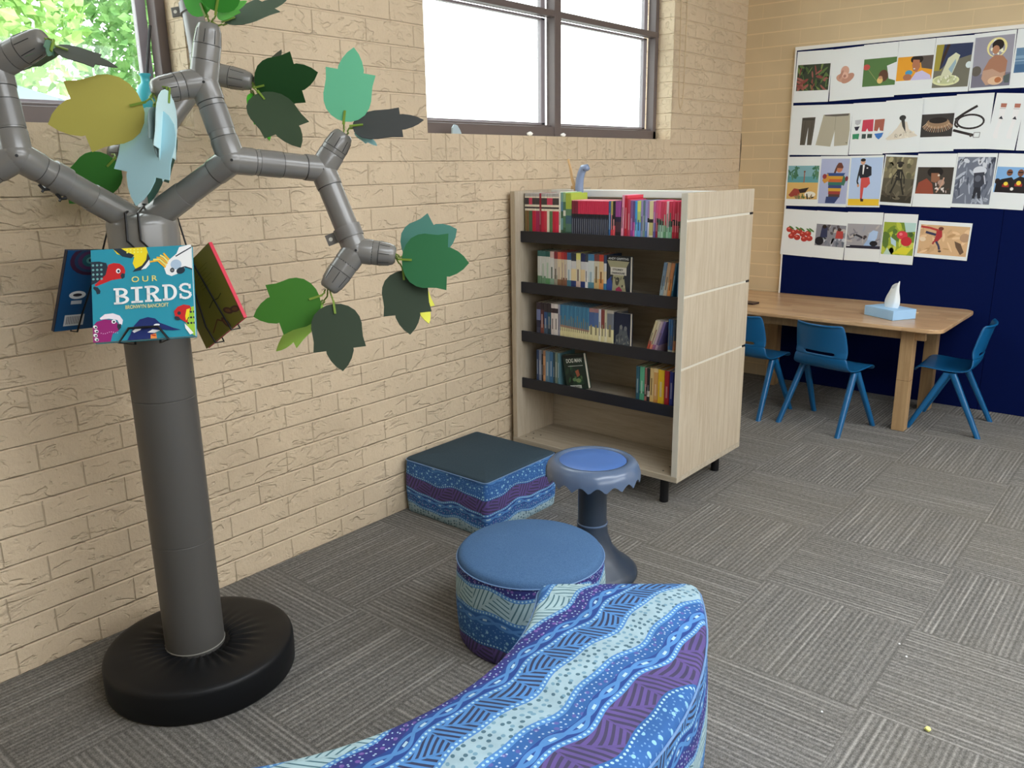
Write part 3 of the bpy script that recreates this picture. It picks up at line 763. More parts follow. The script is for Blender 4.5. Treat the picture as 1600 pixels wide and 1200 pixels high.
def pipe(name, a, b, r=PR, mat=None, caps=True, parent=None):
    mb = MB(); mb.tube([a, b], r, 28, caps=caps); return mb.build(name, mat or M_PIPE, parent or tree, smooth=True, angle=50)
def ring(a, d, r, parent, mat=None, w=.0016, name='joint_seam'):
    mb = MB(); d = d.normalized(); mb.tube([a-d*w, a-d*w*.9, a+d*w*.9, a+d*w], [r*.97, r, r, r*.97], 28); return mb.build(name, mat or M_SEAM, parent, smooth=True, angle=50)
def cap(a, b, r=PR+.001, ribs=True):
    """end cap: straight sleeve, then a taper to a blunt end"""
    d = (b-a); L = d.length; d = d.normalized()
    mb = MB(); mb.tube([a, a+d*L*.42, a+d*L*.78, a+d*L*.93, b-d*.003, b], [r, r, r*.90, r*.78, r*.70, r*.60], 28)
    o = mb.build('end_cap', M_PIPE, tree, smooth=True, angle=50)
    if ribs:
        mb = MB(); x = d.orthogonal().normalized(); y = d.cross(x)
        for k in range(8):
            t = 2*PI*k/8; n = x*math.cos(t)+y*math.sin(t)
            mb.tube([a+d*L*.45+n*(r-.0004), a+d*L*.80+n*(r*.892-.0004)], .0011, 5)
        mb.build('grip_ribs', M_SEAM, o)
        ring(a+d*L*.42, d, r+.0003, o, w=.0009)
    return o
def knot(c, arms, L=.055):
    """Y fitting: round body with three short sleeves and a screw"""
    r = PR+.0022; mb = MB(); mb.sphere(c, r*1.04, 24, 14)
    for p in arms:
        d = (p-c).normalized(); mb.tube([c, c+d*L*.93, c+d*L], [r, r, r*.97], 28)
    o = mb.build('joint_fitting', M_PIPE, tree, smooth=True, angle=50)
    for p in arms:
        d = (p-c).normalized(); ring(c+d*(L+.0008), d, r-.0012, o, w=.0010)
    n = (CAM-c).normalized(); mb = MB(); mb.tube([c+n*(r*1.02), c+n*(r*1.06)], .0035, 10); mb.build('screw', M_BLACK, o)
    return o
HUB = Vector((TC.x, TC.y, 1.322))
N_ = {k: at(*v) for k, v in {
    'L1': (26, 243, 1.88), 'L2': (-8, 102, 1.86), 'L2c': (70, 60, 1.84), 'L1c': (-60, 292, 1.86), 'L2d': (-85, 60, 1.88),
    'R1': (362, 250, 2.08), 'R2': (318, 128, 2.05), 'R2u': (327, 36, 2.02), 'R2l': (238, 142, 1.99), 'R3': (504, 264, 2.22), 'R3u': (538, 208, 2.21),
    'R4': (556, 391, 2.24), 'R4r': (618, 399, 2.25), 'R4d': (512, 452, 2.23),
    'B1': (224, 243, 2.40), 'B1c': (172, 239, 2.40), 'B2': (318, 112, 2.52), 'B2c': (394, 128, 2.54), 'B3': (296, -10, 2.52)}.items()}
ls = HUB+(N_['L1']-HUB).normalized()*.02; rs = HUB+(N_['R1']-HUB).normalized()*.02; bs = HUB+(N_['B1']-HUB).normalized()*.03
pipe('branch', ls, N_['L1']); pipe('branch', rs, N_['R1']); pipe('branch', Vector((TC.x-.035, TC.y+.03, 1.30)), N_['B1'])
# sleeves where the branches leave the hub
for k in ('L1', 'R1'):
    d = (N_[k]-HUB).normalized(); mb = MB(); mb.tube([HUB+d*.01, HUB+d*.145, HUB+d*.150], [PR+.004, PR+.0022, PR+.0015], 28); mb.build('hub_sleeve', M_PIPE, tree, smooth=True, angle=50)
for a, b in (('L1', 'L2'), ('L1', 'L1c'), ('L2', 'L2d'), ('R1', 'R2'), ('R1', 'R3'), ('R3', 'R4'), ('B1', 'B2'), ('B2', 'B3')): pipe('branch', N_[a], N_[b])
knot(N_['L1'], [HUB, N_['L2'], N_['L1c']]); knot(N_['L2'], [N_['L1'], N_['L2c'], N_['L2d']], .05)
knot(N_['R1'], [HUB, N_['R2'], N_['R3']]); knot(N_['R2'], [N_['R1'], N_['R2u'], N_['R2l']], .05); knot(N_['R3'], [N_['R1'], N_['R3u'], N_['R4']], .05)
knot(N_['R4'], [N_['R3'], N_['R4r'], N_['R4d']], .045); knot(N_['B1'], [HUB, N_['B1c'], N_['B2']]); knot(N_['B2'], [N_['B1'], N_['B2c'], N_['B3']], .05)
for a, b, s in (('L2', 'L2c', .035), ('R2', 'R2u', .05), ('R2', 'R2l', .03), ('R3', 'R3u', .03), ('R4', 'R4r', .03), ('R4', 'R4d', .03), ('B1', 'B1c', .03), ('B2', 'B2c', .03)):
    d = (N_[b]-N_[a]).normalized(); cap(N_[a]+d*s, N_[b])
# a second seam halfway on longer branches, and pipe brackets
for a, b, t in (('R1', 'R3', .40), ('R1', 'R2', .52), ('L1', 'L2', .45)):
    pa, pb = N_[a], N_[b]; mb = MB(); d = (pb-pa).normalized(); c = pa.lerp(pb, t); mb.tube([c-d*.03, c+d*.03], PR+.0012, 28); o = mb.build('coupling', M_PIPED, tree, smooth=True, angle=50); ring(c+d*.031, d, PR+.0006, o, w=.001)
def bracket(c, d, side):
    d = d.normalized(); side = (side-d*side.dot(d)).normalized(); mb = MB(); mb.tube([c-d*.016, c+d*.016], PR+.005, 28); o = mb.build('pipe_bracket', M_PIPED, tree, smooth=True, angle=50)
    n = d.cross(side); M = Matrix((side, n, d)).transposed(); mb = MB(); mb.box(c+side*(PR+.017), (.028, .006, .03), M); t = mb.build('bracket_tab', M_PIPED, o, bevel=.0015)
    mb = MB(); mb.tube([c+side*(PR+.019)-n*.0036, c+side*(PR+.019)+n*.0036], .0055, 12); mb.build('screw_hole', paint((190, 188, 180), 0.5), o)
bracket(N_['R3'].lerp(N_['R4'], .78), N_['R4']-N_['R3'], -RT+DN*.3)
bracket(N_['B2'].lerp(N_['B3'], .80), N_['B3']-N_['B2'], -RT)
cl = N_['L1'].lerp(HUB, .30); dL = (HUB-N_['L1']).normalized()
mb = MB(); mb.tube([cl-dL*.02, cl+dL*.02], PR+.004, 28); o = mb.build('coupling', M_PIPED, tree, smooth=True, angle=50)
for t in (-.30, .06):
    c0 = cl+dL*(t*.12)+DN*(PR+.006); mb = MB(); mb.tube([c0-dL*.012, c0+DN*.006, c0+dL*.013-DN*.002], .004, 8); mb.tube([c0+DN*.004, c0+DN*.014-dL*.004], .003, 8); mb.build('hose_clip', M_BLACK, o)
# ---- leaves
LEAF = [(0, 0), (.10, .012), (.20, .055), (.285, .13), (.335, .23), (.352, .33), (.345, .43), (.342, .53), (.365, .68), (.245, .585), (.158, .505), (.188, .61), (.188, .72), (.145, .83), (.085, .92), (0, 1.0)]
OUT = LEAF+[(-x, y) for x, y in reversed(LEAF[1:-1])]
M_CLIP = paint((116, 142, 52), 0.45, 1.1)
def leaf(base, tip, depth, col, k=1.0, dd=0.0, w=1.0, anchor=None, curl=.02, flip=1, back=None, clip=True, skew=0.0):
    """flat card leaf; k<1 turns it edge-on, dd brings its tip nearer (-) or farther (+)"""
    A = at(base[0], base[1], depth); B = at(tip[0], tip[1], depth+dd); ax = B-A; L = ax.length; ax.normalize()
    vd = (A-CAM).normalized(); sd = ax.cross(vd).normalized(); dp = sd.cross(ax).normalized()
    sd2 = sd*k+dp*flip*math.sqrt(max(0, 1-k*k)); nn = ax.cross(sd2).normalized()
    th = .0016; mb = MB(); n = len(OUT)
    # inner spine verts so that the card can bow slightly
    def P(x, y, o): return A+ax*(y*L)+sd2*((x+skew*y*(1-y))*w*L)+nn*(curl*L*(math.sin(PI*y)*.5-abs(x)*.5)+o)
    for o in (0, th): mb.v += [tuple(P(x, y, o)) for x, y in OUT]
    sp = [(0, LEAF[i][1]) for i in range(1, len(LEAF)-1)]
    for o in (0, th): mb.v += [tuple(P(0, y, o)) for _, y in sp]
    m = len(sp); H = len(LEAF)
    def oi(i, s): return i if s > 0 else (0 if i == 0 else (H-1 if i == H-1 else n-i))
    for lay in (0, 1):
        def R(i): return 2*n+lay*m+(i-1)
        for s in (1, -1):
            for i in range(H-1):
                a, b = oi(i, s)+lay*n, oi(i+1, s)+lay*n
                if i == 0: f = [a, b, R(1)]
                elif i == H-2: f = [a, b, R(i)]
                else: f = [a, b, R(i+1), R(i)]
                mb.quadf(f, 0)
    for i in range(n): mb.quadf((i, (i+1) % n, n+(i+1) % n, n+i), 0)
    o = mb.build('leaf', paint(col, 0.65, 1.12, 0.25), tree)
    if clip:
        M = Matrix((sd2, ax, nn)).transposed(); L0 = .016
        mb = MB()
        for s in (-1, 1): mb.box(A+ax*.010+nn*(th*.5+s*.0036)+sd2*.001, (.0058, .036, .0030), M)
        if anchor is not None:
            s0 = A-ax*.008; md = (s0+anchor)/2-nn*.006; mb.tube([s0, s0.lerp(md, .6)-ax*.004, md, anchor], .0022, 7)
        mb.build('clip', M_CLIP, o, smooth=False)
    return o
cr = lambda k, ox=0, oy=0: N_[k]+RT*ox+DN*oy
OL = (174, 166, 82)
leaf((222, 160), (75, 194), 1.93, OL, 1.0, -.02, 1.02, cr('R2l', 0, .006))
leaf((84, 74), (184, 106), 1.84, (62, 66, 58), .34, .05, 1, cr('L2c'))
leaf((84, 76), (14, 116), 1.86, (92, 112, 92), .30, .05, 1, cr('L2c'))
leaf((80, 66), (74, 88), 1.83, (88, 120, 100), .8, -.02, 1, cr('L2c'))
leaf((242, 168), (213, 322), 1.95, (165, 205, 216), .74, .02, .95, cr('R2l', .004, .008), flip=-1)
leaf((262, 142), (254, 284), 1.97, (192, 220, 222), .32, .01, 1, cr('R2l', .008, .0))
leaf((266, 196), (232, 318), 2.08, (52, 84, 72), .42, .02, 1, cr('R2l', .008, .008))
leaf((242, 168), (246, 246), 1.935, (122, 140, 138), .42, .01, 1.05, cr('R2l', .0, .01))
leaf((177, 248), (108, 318), 2.33, (56, 118, 46), .95, -.02, 1.05, cr('B1c'))
leaf((338, 18), (352, -66), 1.99, (52, 128, 42), 1, -.06, 1.1, cr('R2u', .004))
leaf((322, 22), (290, -60), 2.01, (70, 165, 55), .8, .0, 1, cr('R2u', -.004))
leaf((340, 28), (386, 2), 2.01, (92, 170, 70), .5, .0, 1, cr('R2u', .006), clip=False)
leaf((352, 36), (450, -3), 2.02, (70, 88, 72), .32, .06, 1.1, cr('R2u', .008, -.002))
leaf((402, 133), (440, 78), 2.55, (66, 74, 62), .4, .04, 1, cr('B2c'))
leaf((394, 146), (421, 220), 2.57, (78, 190, 48), .5, .02, 1, cr('B2c', 0, .004))
leaf((400, 137), (497, 113), 2.53, (24, 64, 26), 1, -.02, 1.03, cr('B2c'))
leaf((404, 146), (470, 231), 2.50, (54, 70, 50), .86, -.02, 1.0, cr('B2c', 0, .004))
leaf((538, 190), (553, 74), 2.20, (102, 182, 142), .98, -.03, .95, cr('R3u', -.002))
leaf((551, 199), (662, 188), 2.19, (62, 64, 64), .54, .02, 1.0, cr('R3u', .006, .004))
leaf((556, 205), (589, 228), 2.22, (165, 222, 226), .5, 0, 1, cr('R3u', .006, .006), clip=False)
leaf((632, 400), (714, 358), 2.30, (74, 124, 112), 1.0, 0, 1.25, cr('R4r', 0, -.004))
leaf((640, 430), (670, 506), 2.31, (206, 206, 80), .62, 0, 1, cr('R4r', 0, .006), clip=False)
leaf((629, 423), (641, 523), 2.26, (48, 60, 46), 1, -.02, 1.0, cr('R4r', 0, .006))
leaf((628, 406), (733, 411), 2.23, (52, 112, 72), 1, -.02, 1.12, cr('R4r'), skew=.0)
leaf((503, 473), (432, 549), 2.27, (165, 215, 95), .50, .02, 1, cr('R4d'), flip=-1)
leaf((499, 462), (396, 495), 2.22, (58, 112, 36), 1, -.02, 1.05, cr('R4d', -.006))
leaf((521, 475), (536, 580), 2.20, (48, 60, 45), 1, -.02, 1.03, cr('R4d', .006, .004))
# ================================================================ BOOKS ON THE TREE
def frame(o, u, v): return (Vector(o), Vector(u).normalized(), Vector(v).normalized())
class Decal:
    """flat printed shapes on a plane: origin, right, down, size; successive layers lie 0.04 mm apart"""
    def __init__(s, o, u, v, w, h, lift=.0004): s.o = Vector(o); s.u = Vector(u); s.v = Vector(v); s.w = w; s.h = h; s.n = s.v.cross(s.u).normalized(); s.mb = MB(); s.mats = []; s.k = 0; s.lift = lift
    def mi(s, c):
        m = paint(c, 0.5, 1.25, 0.3)
        if m not in s.mats: s.mats.append(m)
        return s.mats.index(m)
    def P(s, x, y): return s.o+s.u*(x*s.w)+s.v*(y*s.h)+s.n*(s.lift+s.k*.00004)
    def poly(s, pts, c): 
        s.k += 1; pts = [(min(1, max(0, x)), min(1, max(0, y))) for x, y in pts]; s.mb.poly([s.P(x, y) for x, y in pts], s.mi(c))
    def rect(s, x0, y0, x1, y1, c): s.poly([(x0, y0), (x1, y0), (x1, y1), (x0, y1)], c)
    def ell(s, cx, cy, rx, ry, c, rot=0.0, n=20, a0=0, a1=360):
        pts = []
        for i in range(n+1 if a1-a0 < 360 else n):
            a = math.radians(a0+(a1-a0)*i/n); x, y = rx*math.cos(a), ry*math.sin(a); pts.append((cx+x*math.cos(rot)-y*math.sin(rot), cy+x*math.sin(rot)+y*math.cos(rot)))
        s.poly(pts, c)
    def line(s, pts, w, c):
        asp = s.w/s.h
        for (x0, y0), (x1, y1) in zip(pts, pts[1:]):
            dx, dy = (x1-x0)*s.w, (y1-y0)*s.h; L = math.hypot(dx, dy) or 1; nx, ny = -dy/L*w/2/s.w, dx/L*w/2/s.h
            s.poly([(x0+nx, y0+ny), (x1+nx, y1+ny), (x1-nx, y1-ny), (x0-nx, y0-ny)], c); s.k -= 1
        s.k += 1
    def build(s, name, parent):
        return s.mb.build(name, s.mats, parent, fix=False)
def lettering(txt, o, u, v, size, col, parent, bold=0.0, width=None, spacing=1.0, name='lettering'):
    """flat raised letters: o = left end of the baseline, u = reading direction, v = down"""
    c = bpy.data.curves.new('letters', 'FONT'); c.body = txt; c.size = size; c.offset = bold; c.extrude = 0.0002; c.space_character = spacing
    t = bpy.data.objects.new('letters', c); COL.objects.link(t); bpy.context.view_layer.update()
    me = bpy.data.meshes.new_from_object(t.evaluated_get(bpy.context.evaluated_depsgraph_get())); bpy.data.objects.remove(t)
    n = Vector(v).cross(Vector(u)).normalized(); xs = [p.co.x for p in me.vertices] or [0, 1]; sx = 1.0
    if width: sx = width/(max(xs)-min(xs)); 
    x0 = min(xs)
    for p in me.vertices: p.co = Vector(o)+Vector(u)*((p.co.x-x0)*sx)-Vector(v)*p.co.y+n*(p.co.z+.0022)
    me.materials.clear(); me.materials.append(paint(col, 0.5, 1.25, 0.3))
    ob = bpy.data.objects.new(name, me); COL.objects.link(ob); ob.parent = parent; ob.matrix_parent_inverse = PINV[parent.name] if parent.name in PINV else Matrix.Identity(4)
    return ob
def picture_book(name, label, TL, u, v, w, h, th, cover, spine_side=None, spine=None, page=(225, 222, 212)):
    """closed book: TL = top left corner of the face turned to us, u right, v down, thickness goes away from us"""
    n = v.cross(u).normalized(); ctr = TL+u*(w/2)+v*h
    r = thing(name, label, 'book', ctr); M = Matrix((u, v, n)).transposed()
    f = MB(); f.box(TL+u*(w/2)+v*(h/2)-n*.0012, (w, h, .0024), M); fr = f.build('cover', paint(cover, 0.35, 1.25, 0.5), r, bevel=.0006)
    f = MB(); f.box(TL+u*(w/2)+v*(h/2)-n*(th-.0012), (w, h, .0024), M); f.build('cover', paint(spine or cover, 0.4, 1.25), r, bevel=.0006)
    f = MB(); f.box(TL+u*(w/2)+v*(h/2)-n*(th/2), (w-.004, h-.004, th-.005), M); f.build('pages', paint(page, 0.8, 1.2), r)
    if spine_side is not None:
        f = MB(); f.box(TL+u*(w*spine_side)+v*(h/2)-n*(th/2), (.0026, h, th), M); f.build('spine', paint(spine, 0.4, 1.25), r, bevel=.0006)
    return r, n
# front book, leaning back on its wire holder
tl, tr, bl, br = at(134, 391, 2.03), at(293, 383.5, 2.065), at(153.5, 535.5, 2.0), at(311, 523.5, 2.035)
u = ((tr-tl)+(br-bl)).normalized(); v = (bl-tl)+(br-tr); v = (v-u*v.dot(u)).normalized(); ctr = (tl+tr+bl+br)/4
w = ((tr-tl).length+(br-bl).length)/2; h = ((bl-tl).length+(br-tr).length)/2
TL = ctr-u*w/2-v*h/2
fb, n = picture_book('picture_book', 'turquoise picture book titled OUR BIRDS on the front of the pipe tree', TL, u, v, w, h, .018, (38, 138, 160), page=(235, 225, 215))
D_ = Decal(TL, u, v, w, h, .0003)
TQ = (38, 138, 160); RED = (185, 38, 40); YEL = (238, 205, 40); WHT = (225, 230, 235); DRK = (38, 50, 62); MAG = (140, 35, 105); BLU = (28, 42, 98); GRN = (150, 190, 60)
# king parrot, left
D_.poly([(0.0, .13), (.08, .13), (.15, .15), (.17, .22), (.13, .30), (.05, .36), (0, .38)], DRK)
D_.poly([(.06, .355), (.14, .28), (.17, .17), (.22, .155), (.28, .165), (.32, .20), (.335, .25), (.325, .29), (.29, .33), (.20, .34), (.12, .37), (.04, .40), (.03, .38)], RED)
D_.ell(.265, .245, .022, .026, WHT); D_.ell(.268, .247, .012, .015, DRK); D_.poly([(.30, .27), (.33, .28), (.325, .32), (.30, .335), (.285, .30)], DRK)
for i in range(4):
    for j in range(3): D_.ell(.02+.04*j, .17+.05*i, .012, .012, (110, 160, 160)); D_.k -= 1
D_.poly([(.02, .40), (.06, .41), (.085, .45), (.08, .48), (.05, .485), (.04, .45), (.015, .42)], DRK)
# yellow robin, top
D_.poly([(.22, .0), (.55, .0), (.57, .08), (.565, .16), (.52, .22), (.44, .245), (.41, .17), (.43, .10), (.34, .09), (.26, .06)], YEL)
D_.poly([(.22, .0), (.30, .0), (.37, .05), (.43, .08), (.40, .115), (.31, .09)], DRK)
D_.poly([(.56, .06), (.585, .13), (.55, .21), (.50, .25), (.44, .26), (.405, .265), (.43, .235), (.50, .20), (.545, .14)], DRK); D_.poly([(.575, .14), (.58, .19), (.54, .235), (.49, .245), (.53, .20)], WHT)
for i in range(10): D_.ell(.36+.022*(i % 5)*1.6, .02+.03*(i//5), .008, .008, (255, 240, 120)); D_.k -= 1
# white cockatoo, top right
D_.poly([(.84, .10), (.90, .04), (1, .0), (1, .27), (.93, .245), (.86, .31), (.79, .335), (.74, .31), (.72, .24), (.745, .18), (.79, .14)], WHT)
D_.poly([(.84, .115), (.88, .02), (.97, 0), (1, 0), (1, .03), (.92, .09)], (240, 240, 240)); D_.line([(.84, .12), (.90, .085), (1, .03)], .003, DRK); D_.line([(.86, .26), (.93, .24), (1, .27)], .003, DRK)
D_.ell(.84, .21, .055, .055, (165, 185, 205)); D_.ell(.80, .27, .022, .026, DRK); D_.ell(.80, .27, .012, .014, (120, 120, 120)); D_.ell(.885, .28, .045, .035, DRK, -.4)
for i in range(5): D_.line([(.735+.01*i, .235-.02*i), (.66+.02*i, .155-.012*i), (.58+.035*i, .165-.022*i)], .0042, (240, 170, 40) if i % 2 == 0 else (245, 215, 120))
# galah, bottom left
D_.poly([(.0, .83), (.04, .78), (.12, .76), (.22, .78), (.265, .84), (.25, .89), (.19, .92), (.17, 1), (0, 1)], MAG)
D_.poly([(.07, .745), (.12, .705), (.2, .70), (.265, .73), (.295, .78), (.285, .83), (.26, .82), (.24, .775), (.16, .755), (.08, .76)], (225, 215, 225))
D_.ell(.205, .79, .022, .022, WHT); D_.ell(.207, .792, .011, .012, DRK); D_.poly([(.24, .82), (.275, .82), (.275, .86), (.25, .885), (.235, .85)], DRK)
for i in range(4): D_.ell(.025+.01*(i % 2), .835+.045*i, .022, .017, WHT, .6); D_.ell(.03+.01*(i % 2), .84+.045*i, .011, .009, DRK)
for i in range(9): D_.ell(.08+.02*i, .905+.008*math.sin(i), .004, .004, (250, 200, 230)); D_.k -= 1
# kingfisher, bottom
D_.poly([(.36, .945), (.40, .85), (.46, .785), (.54, .765), (.61, .785), (.655, .835), (.71, .86), (.79, .90), (.865, .925), (.78, .925), (.68, .91), (.62, .93), (.58, 1), (.33, 1)], BLU)
D_.poly([(.38, .905), (.43, .875), (.49, .865), (.46, .90), (.40, .925)], WHT); D_.poly([(.53, .93), (.58, .90), (.66, .915), (.60, .94)], WHT); D_.ell(.625, .855, .03, .012, WHT)
D_.poly([(.56, .955), (.615, .945), (.62, 1), (.56, 1)], (225, 140, 70)); D_.line([(.57, .96), (.61, .97)], .003, RED)
# rosella, bottom right
D_.poly([(.92, .70), (1, .68), (1, 1), (.97, .98), (.93, .90), (.90, .82)], GRN)
for i in range(9): D_.ell(.935+.032*(i % 3), .74+.06*(i//3), .012, .012, DRK); D_.k -= 1
D_.poly([(.80, .72), (.84, .675), (.90, .655), (.96, .67), (.975, .71), (.94, .76), (.93, .86), (.90, .84), (.85, .80), (.81, .78)], RED); D_.poly([(.925, .71), (.96, .70), (.945, .79), (.915, .83), (.91, .78)], YEL); D_.ell(.85, .745, .018, .020, DRK)
D_.poly([(.90, .86), (.935, .90), (.985, .97), (.95, .985), (.905, .91)], WHT); D_.ell(.83, .80, .03, .02, DRK, .5)
D_.build('cover_print', fb)
pt = lambda x, y: TL+u*(w*x)+v*(h*y)
lettering('OUR', pt(.395, .378), u, v, .020, (215, 205, 120), fb, .0002, w*.255, 1.5)
lettering('BRONWYN BANCROFT', pt(.325, .665), u, v, .0135, (215, 205, 140), fb, .00012, w*.425)
# BIRDS in chunky slab letters
def slab(ch):
    """strokes of one letter in a unit box, y down"""
    t = .24; s = .13
    if ch == 'I': return [[(.0, 0), (1, 0), (1, s), (.0, s)], [(.0, 1-s), (1, 1-s), (1, 1), (.0, 1)], [(.34, 0), (.66, 0), (.66, 1), (.34, 1)]]
    if ch in 'BRD':
        L = [[(0, 0), (.5, 0), (.5, s), (0, s)], [(.13, 0), (.13+t*.9, 0), (.13+t*.9, 1), (.13, 1)]]
        if ch != 'D': L += [[(0, 1-s), (.48, 1-s), (.48, 1), (0, 1)]]
        def bowl(y0, y1, x1, n=12):
            out = []; inn = []; yc = (y0+y1)/2; ry = (y1-y0)/2; x0 = .45
            for i in range(n+1):
                a = -PI/2+PI*i/n; out.append((x0+(x1-x0)*math.cos(a), yc+ry*math.sin(a))); inn.append((x0+(x1-x0-t*.95)*math.cos(a), yc+(ry-s*1.0)*math.sin(a)))
            return [[out[i], out[i+1], inn[i+1], inn[i]] for i in range(n)]
        if ch == 'B': L += bowl(0, .54, .92)+bowl(.46, 1, 1.0)+[[(.13, .44), (.5, .44), (.5, .56), (.13, .56)], [(.13, 1-s), (.5, 1-s), (.5, 1), (.13, 1)]]
        if ch == 'R': L += bowl(0, .56, .95)+[[(.13, .46), (.5, .46), (.5, .57), (.13, .57)], [(.42, .54), (.66, .54), (.96, .9), (.72, .95)], [(.62, 1-s), (1.08, 1-s), (1.08, 1), (.62, 1)]]
        if ch == 'D': L += bowl(0, 1, 1.0)+[[(0, 1-s), (.5, 1-s), (.5, 1), (0, 1)]]
        return L
    if ch == 'S':
        n = 18; P = []
        for i in range(n+1):
            q = i/n
            if q < .5: a = math.radians(-20-q*2*250); c = (.5, .27); r = (.36, .21)
            else: a = math.radians(-90+(q-.5)*2*250); c = (.5, .73); r = (.38, .21)
            P.append((c[0]+r[0]*math.cos(a), c[1]+r[1]*math.sin(a)))
        L = []
        for i in range(n):
            (x0, y0), (x1, y1) = P[i], P[i+1]; dx, dy = x1-x0, y1-y0; l = math.hypot(dx, dy) or 1; nx, ny = -dy/l*.105, dx/l*.07
            L.append([(x0+nx, y0+ny), (x1+nx, y1+ny), (x1-nx, y1-ny), (x0-nx, y0-ny)])
        return L+[[(.76, .08), (.92, .08), (.92, .36), (.76, .36)], [(.06, .64), (.22, .64), (.22, .94), (.06, .94)]]
d2 = Decal(TL, u, v, w, h, .0026)
xs = [(.215, .15), (.385, .115), (.52, .15), (.695, .145), (.855, .135)]
for (x0, ww), ch in zip(xs, 'BIRDS'):
    yy = .435 - (x0-.2)*.02
    for q in slab(ch): d2.mb.poly([d2.P(x0+ww*a, yy+.175*b) for a, b in q], d2.mi((225, 238, 242)))
d2.build('title_lettering', fb)
# left and right books, showing their backs
def ang(a): return Vector((math.cos(math.radians(a)), math.sin(math.radians(a)), 0))
T0 = at(106, 391.5, 2.125); B0 = at(84.5, 518.5, 2.19); vv = (B0-T0); hh = vv.length; vv.normalize(); uu = ang(105); uu = (uu-vv*uu.dot(vv)).normalized()
lb, _ = picture_book('picture_book', 'dark blue picture book at the left side of the pipe tree, back cover showing', T0, uu, vv, .235, hh, .010, (14, 72, 118), 0.0, (30, 32, 48))
d = Decal(T0, uu, vv, .235, hh, .0004)
for r_, c_ in ((.30, (60, 30, 55)), (.24, (35, 60, 90)), (.19, (75, 45, 80)), (.13, (35, 90, 100)), (.07, (90, 150, 150)), (.035, (20, 40, 60))): d.ell(.32, .12, r_*.9, r_*.62, c_)
for k in range(5): d.rect(.32, .36+.03*k, .32+.55-.08*(k % 2), .368+.03*k, (30, 90, 130))
d.ell(.22, .55, .11, .05, (215, 215, 215)); d.ell(.22, .55, .06, .02, (40, 40, 50)); d.rect(.15, .62, .29, .665, (190, 195, 200))
d.rect(.10, .80, .36, .94, (205, 205, 205))
for k in range(9): d.rect(.13+.022*k, .82, .138+.022*k, .92, (40, 40, 45)); d.k -= 1
d.line([(.56, .66), (.45, .71), (.56, .75)], .006, (15, 20, 40)); d.line([(.60, .78), (.62, .72), (.68, .78), (.70, .72)], .004, (35, 120, 150))
d.build('cover_print', lb)
T1 = at(325.5, 379, 2.15); B1 = at(381, 497, 2.15); vv = (B1-T1); hh = vv.length; vv.normalize(); uu = -ang(182); uu = (uu-vv*uu.dot(vv)).normalized(); wr = .235
rb, _ = picture_book('picture_book', 'olive yellow picture book with a red spine at the right side of the pipe tree', T1-uu*wr, uu, vv, wr, hh, .010, (122, 116, 40), 1.0, (190, 40, 62))
d = Decal(T1-uu*wr, uu, vv, wr, hh, .0004)
for k in range(6): d.rect(.48, .16+.045*k, .80-.05*(k % 3), .166+.045*k, (96, 92, 34))
d.line([(.45, .62), (.58, .58), (.70, .60), (.80, .575)], .003, (60, 60, 35))
for (x_, y_, r_) in ((.78, .80, .5), (.92, .84, .3), (.64, .90, 1.0)): d.ell(x_, y_, .10, .04, (84, 52, 46), r_); d.ell(x_, y_, .06, .02, (120, 80, 50), r_)
d.line([(.30, .9), (.50, .80), (.62, .88)], .004, (100, 60, 45)); d.build('cover_print', rb)
# wire book holders
def wire(name, paths, root, r=.0024):
    mb = MB()
    for p in paths: mb.tube(p, r, 8)
    return mb.build(name, M_BLACK, root, smooth=True)
def holder(nrm, tl_, u_, v_, w_, h_, th_):
    """two wires over the hub, down behind the book, out under it and up in a lip"""
    n_ = v_.cross(u_).normalized(); paths = []
    for s in (-1, 1):
        x = w_/2+s*.016; top = tl_+u_*x-n_*(th_+.006)
        hook = Vector((TC.x, TC.y, 1.372))+nrm*.02+u_*s*.014; edge = Vector((TC.x, TC.y, 1.358))+nrm*.086+u_*s*.015
        dwn = Vector((TC.x, TC.y, 1.29))+nrm*.094+u_*s*.016
        bot = tl_+u_*(w_/2+s*.030)+v_*(h_+.006)-n_*(th_+.006); out = tl_+u_*(w_/2+s*.058)+v_*(h_+.006)+n_*.008; lip = tl_+u_*(w_/2+s*.034)+v_*(h_-.028)+n_*.009
        paths.append([hook-nrm*.02, hook, edge, dwn, top, bot, out, lip, lip-u_*s*.034])
    return wire('wire_holder', paths, tree, .0031)
nf = Vector((n.x, n.y, 0)).normalized()
holder(nf, TL, u, v, w, h, .018)
d = lb.children[0]; 
def side_holder(nrm, T_, vv_, uu_, hh_, sgn, w_):
    paths = []; tang = uu_; nrm_ = nrm
    for s in (-1, 1):
        e = Vector((TC.x, TC.y, 1.363))+nrm*.086+tang*s*.015; m_ = T_+tang*(sgn*(w_*.5+s*.05))+vv_*(hh_*.5)+nrm*.014; b_ = T_+tang*(sgn*(w_*.5+s*.05))+vv_*(hh_+.006)-nrm*.006; o_ = b_+nrm*.026
        paths.append([Vector((TC.x, TC.y, 1.37))+tang*s*.015, e, T_+tang*(sgn*(w_*.5+s*.016))-nrm*.006, b_-vv_*.05-nrm*.006, b_, o_, o_-vv_*.022, o_-vv_*.022-tang*s*.05])
    return wire('wire_holder', paths, tree)
side_holder(ang(-165), T0, (B0-T0).normalized(), (ang(105)-(B0-T0).normalized()*ang(105).dot((B0-T0).normalized())).normalized(), (B0-T0).length, 1, .235)
v1 = (B1-T1).normalized(); side_holder(ang(92), T1, v1, (ang(182)-v1*ang(182).dot(v1)).normalized(), (B1-T1).length, 1, .235)
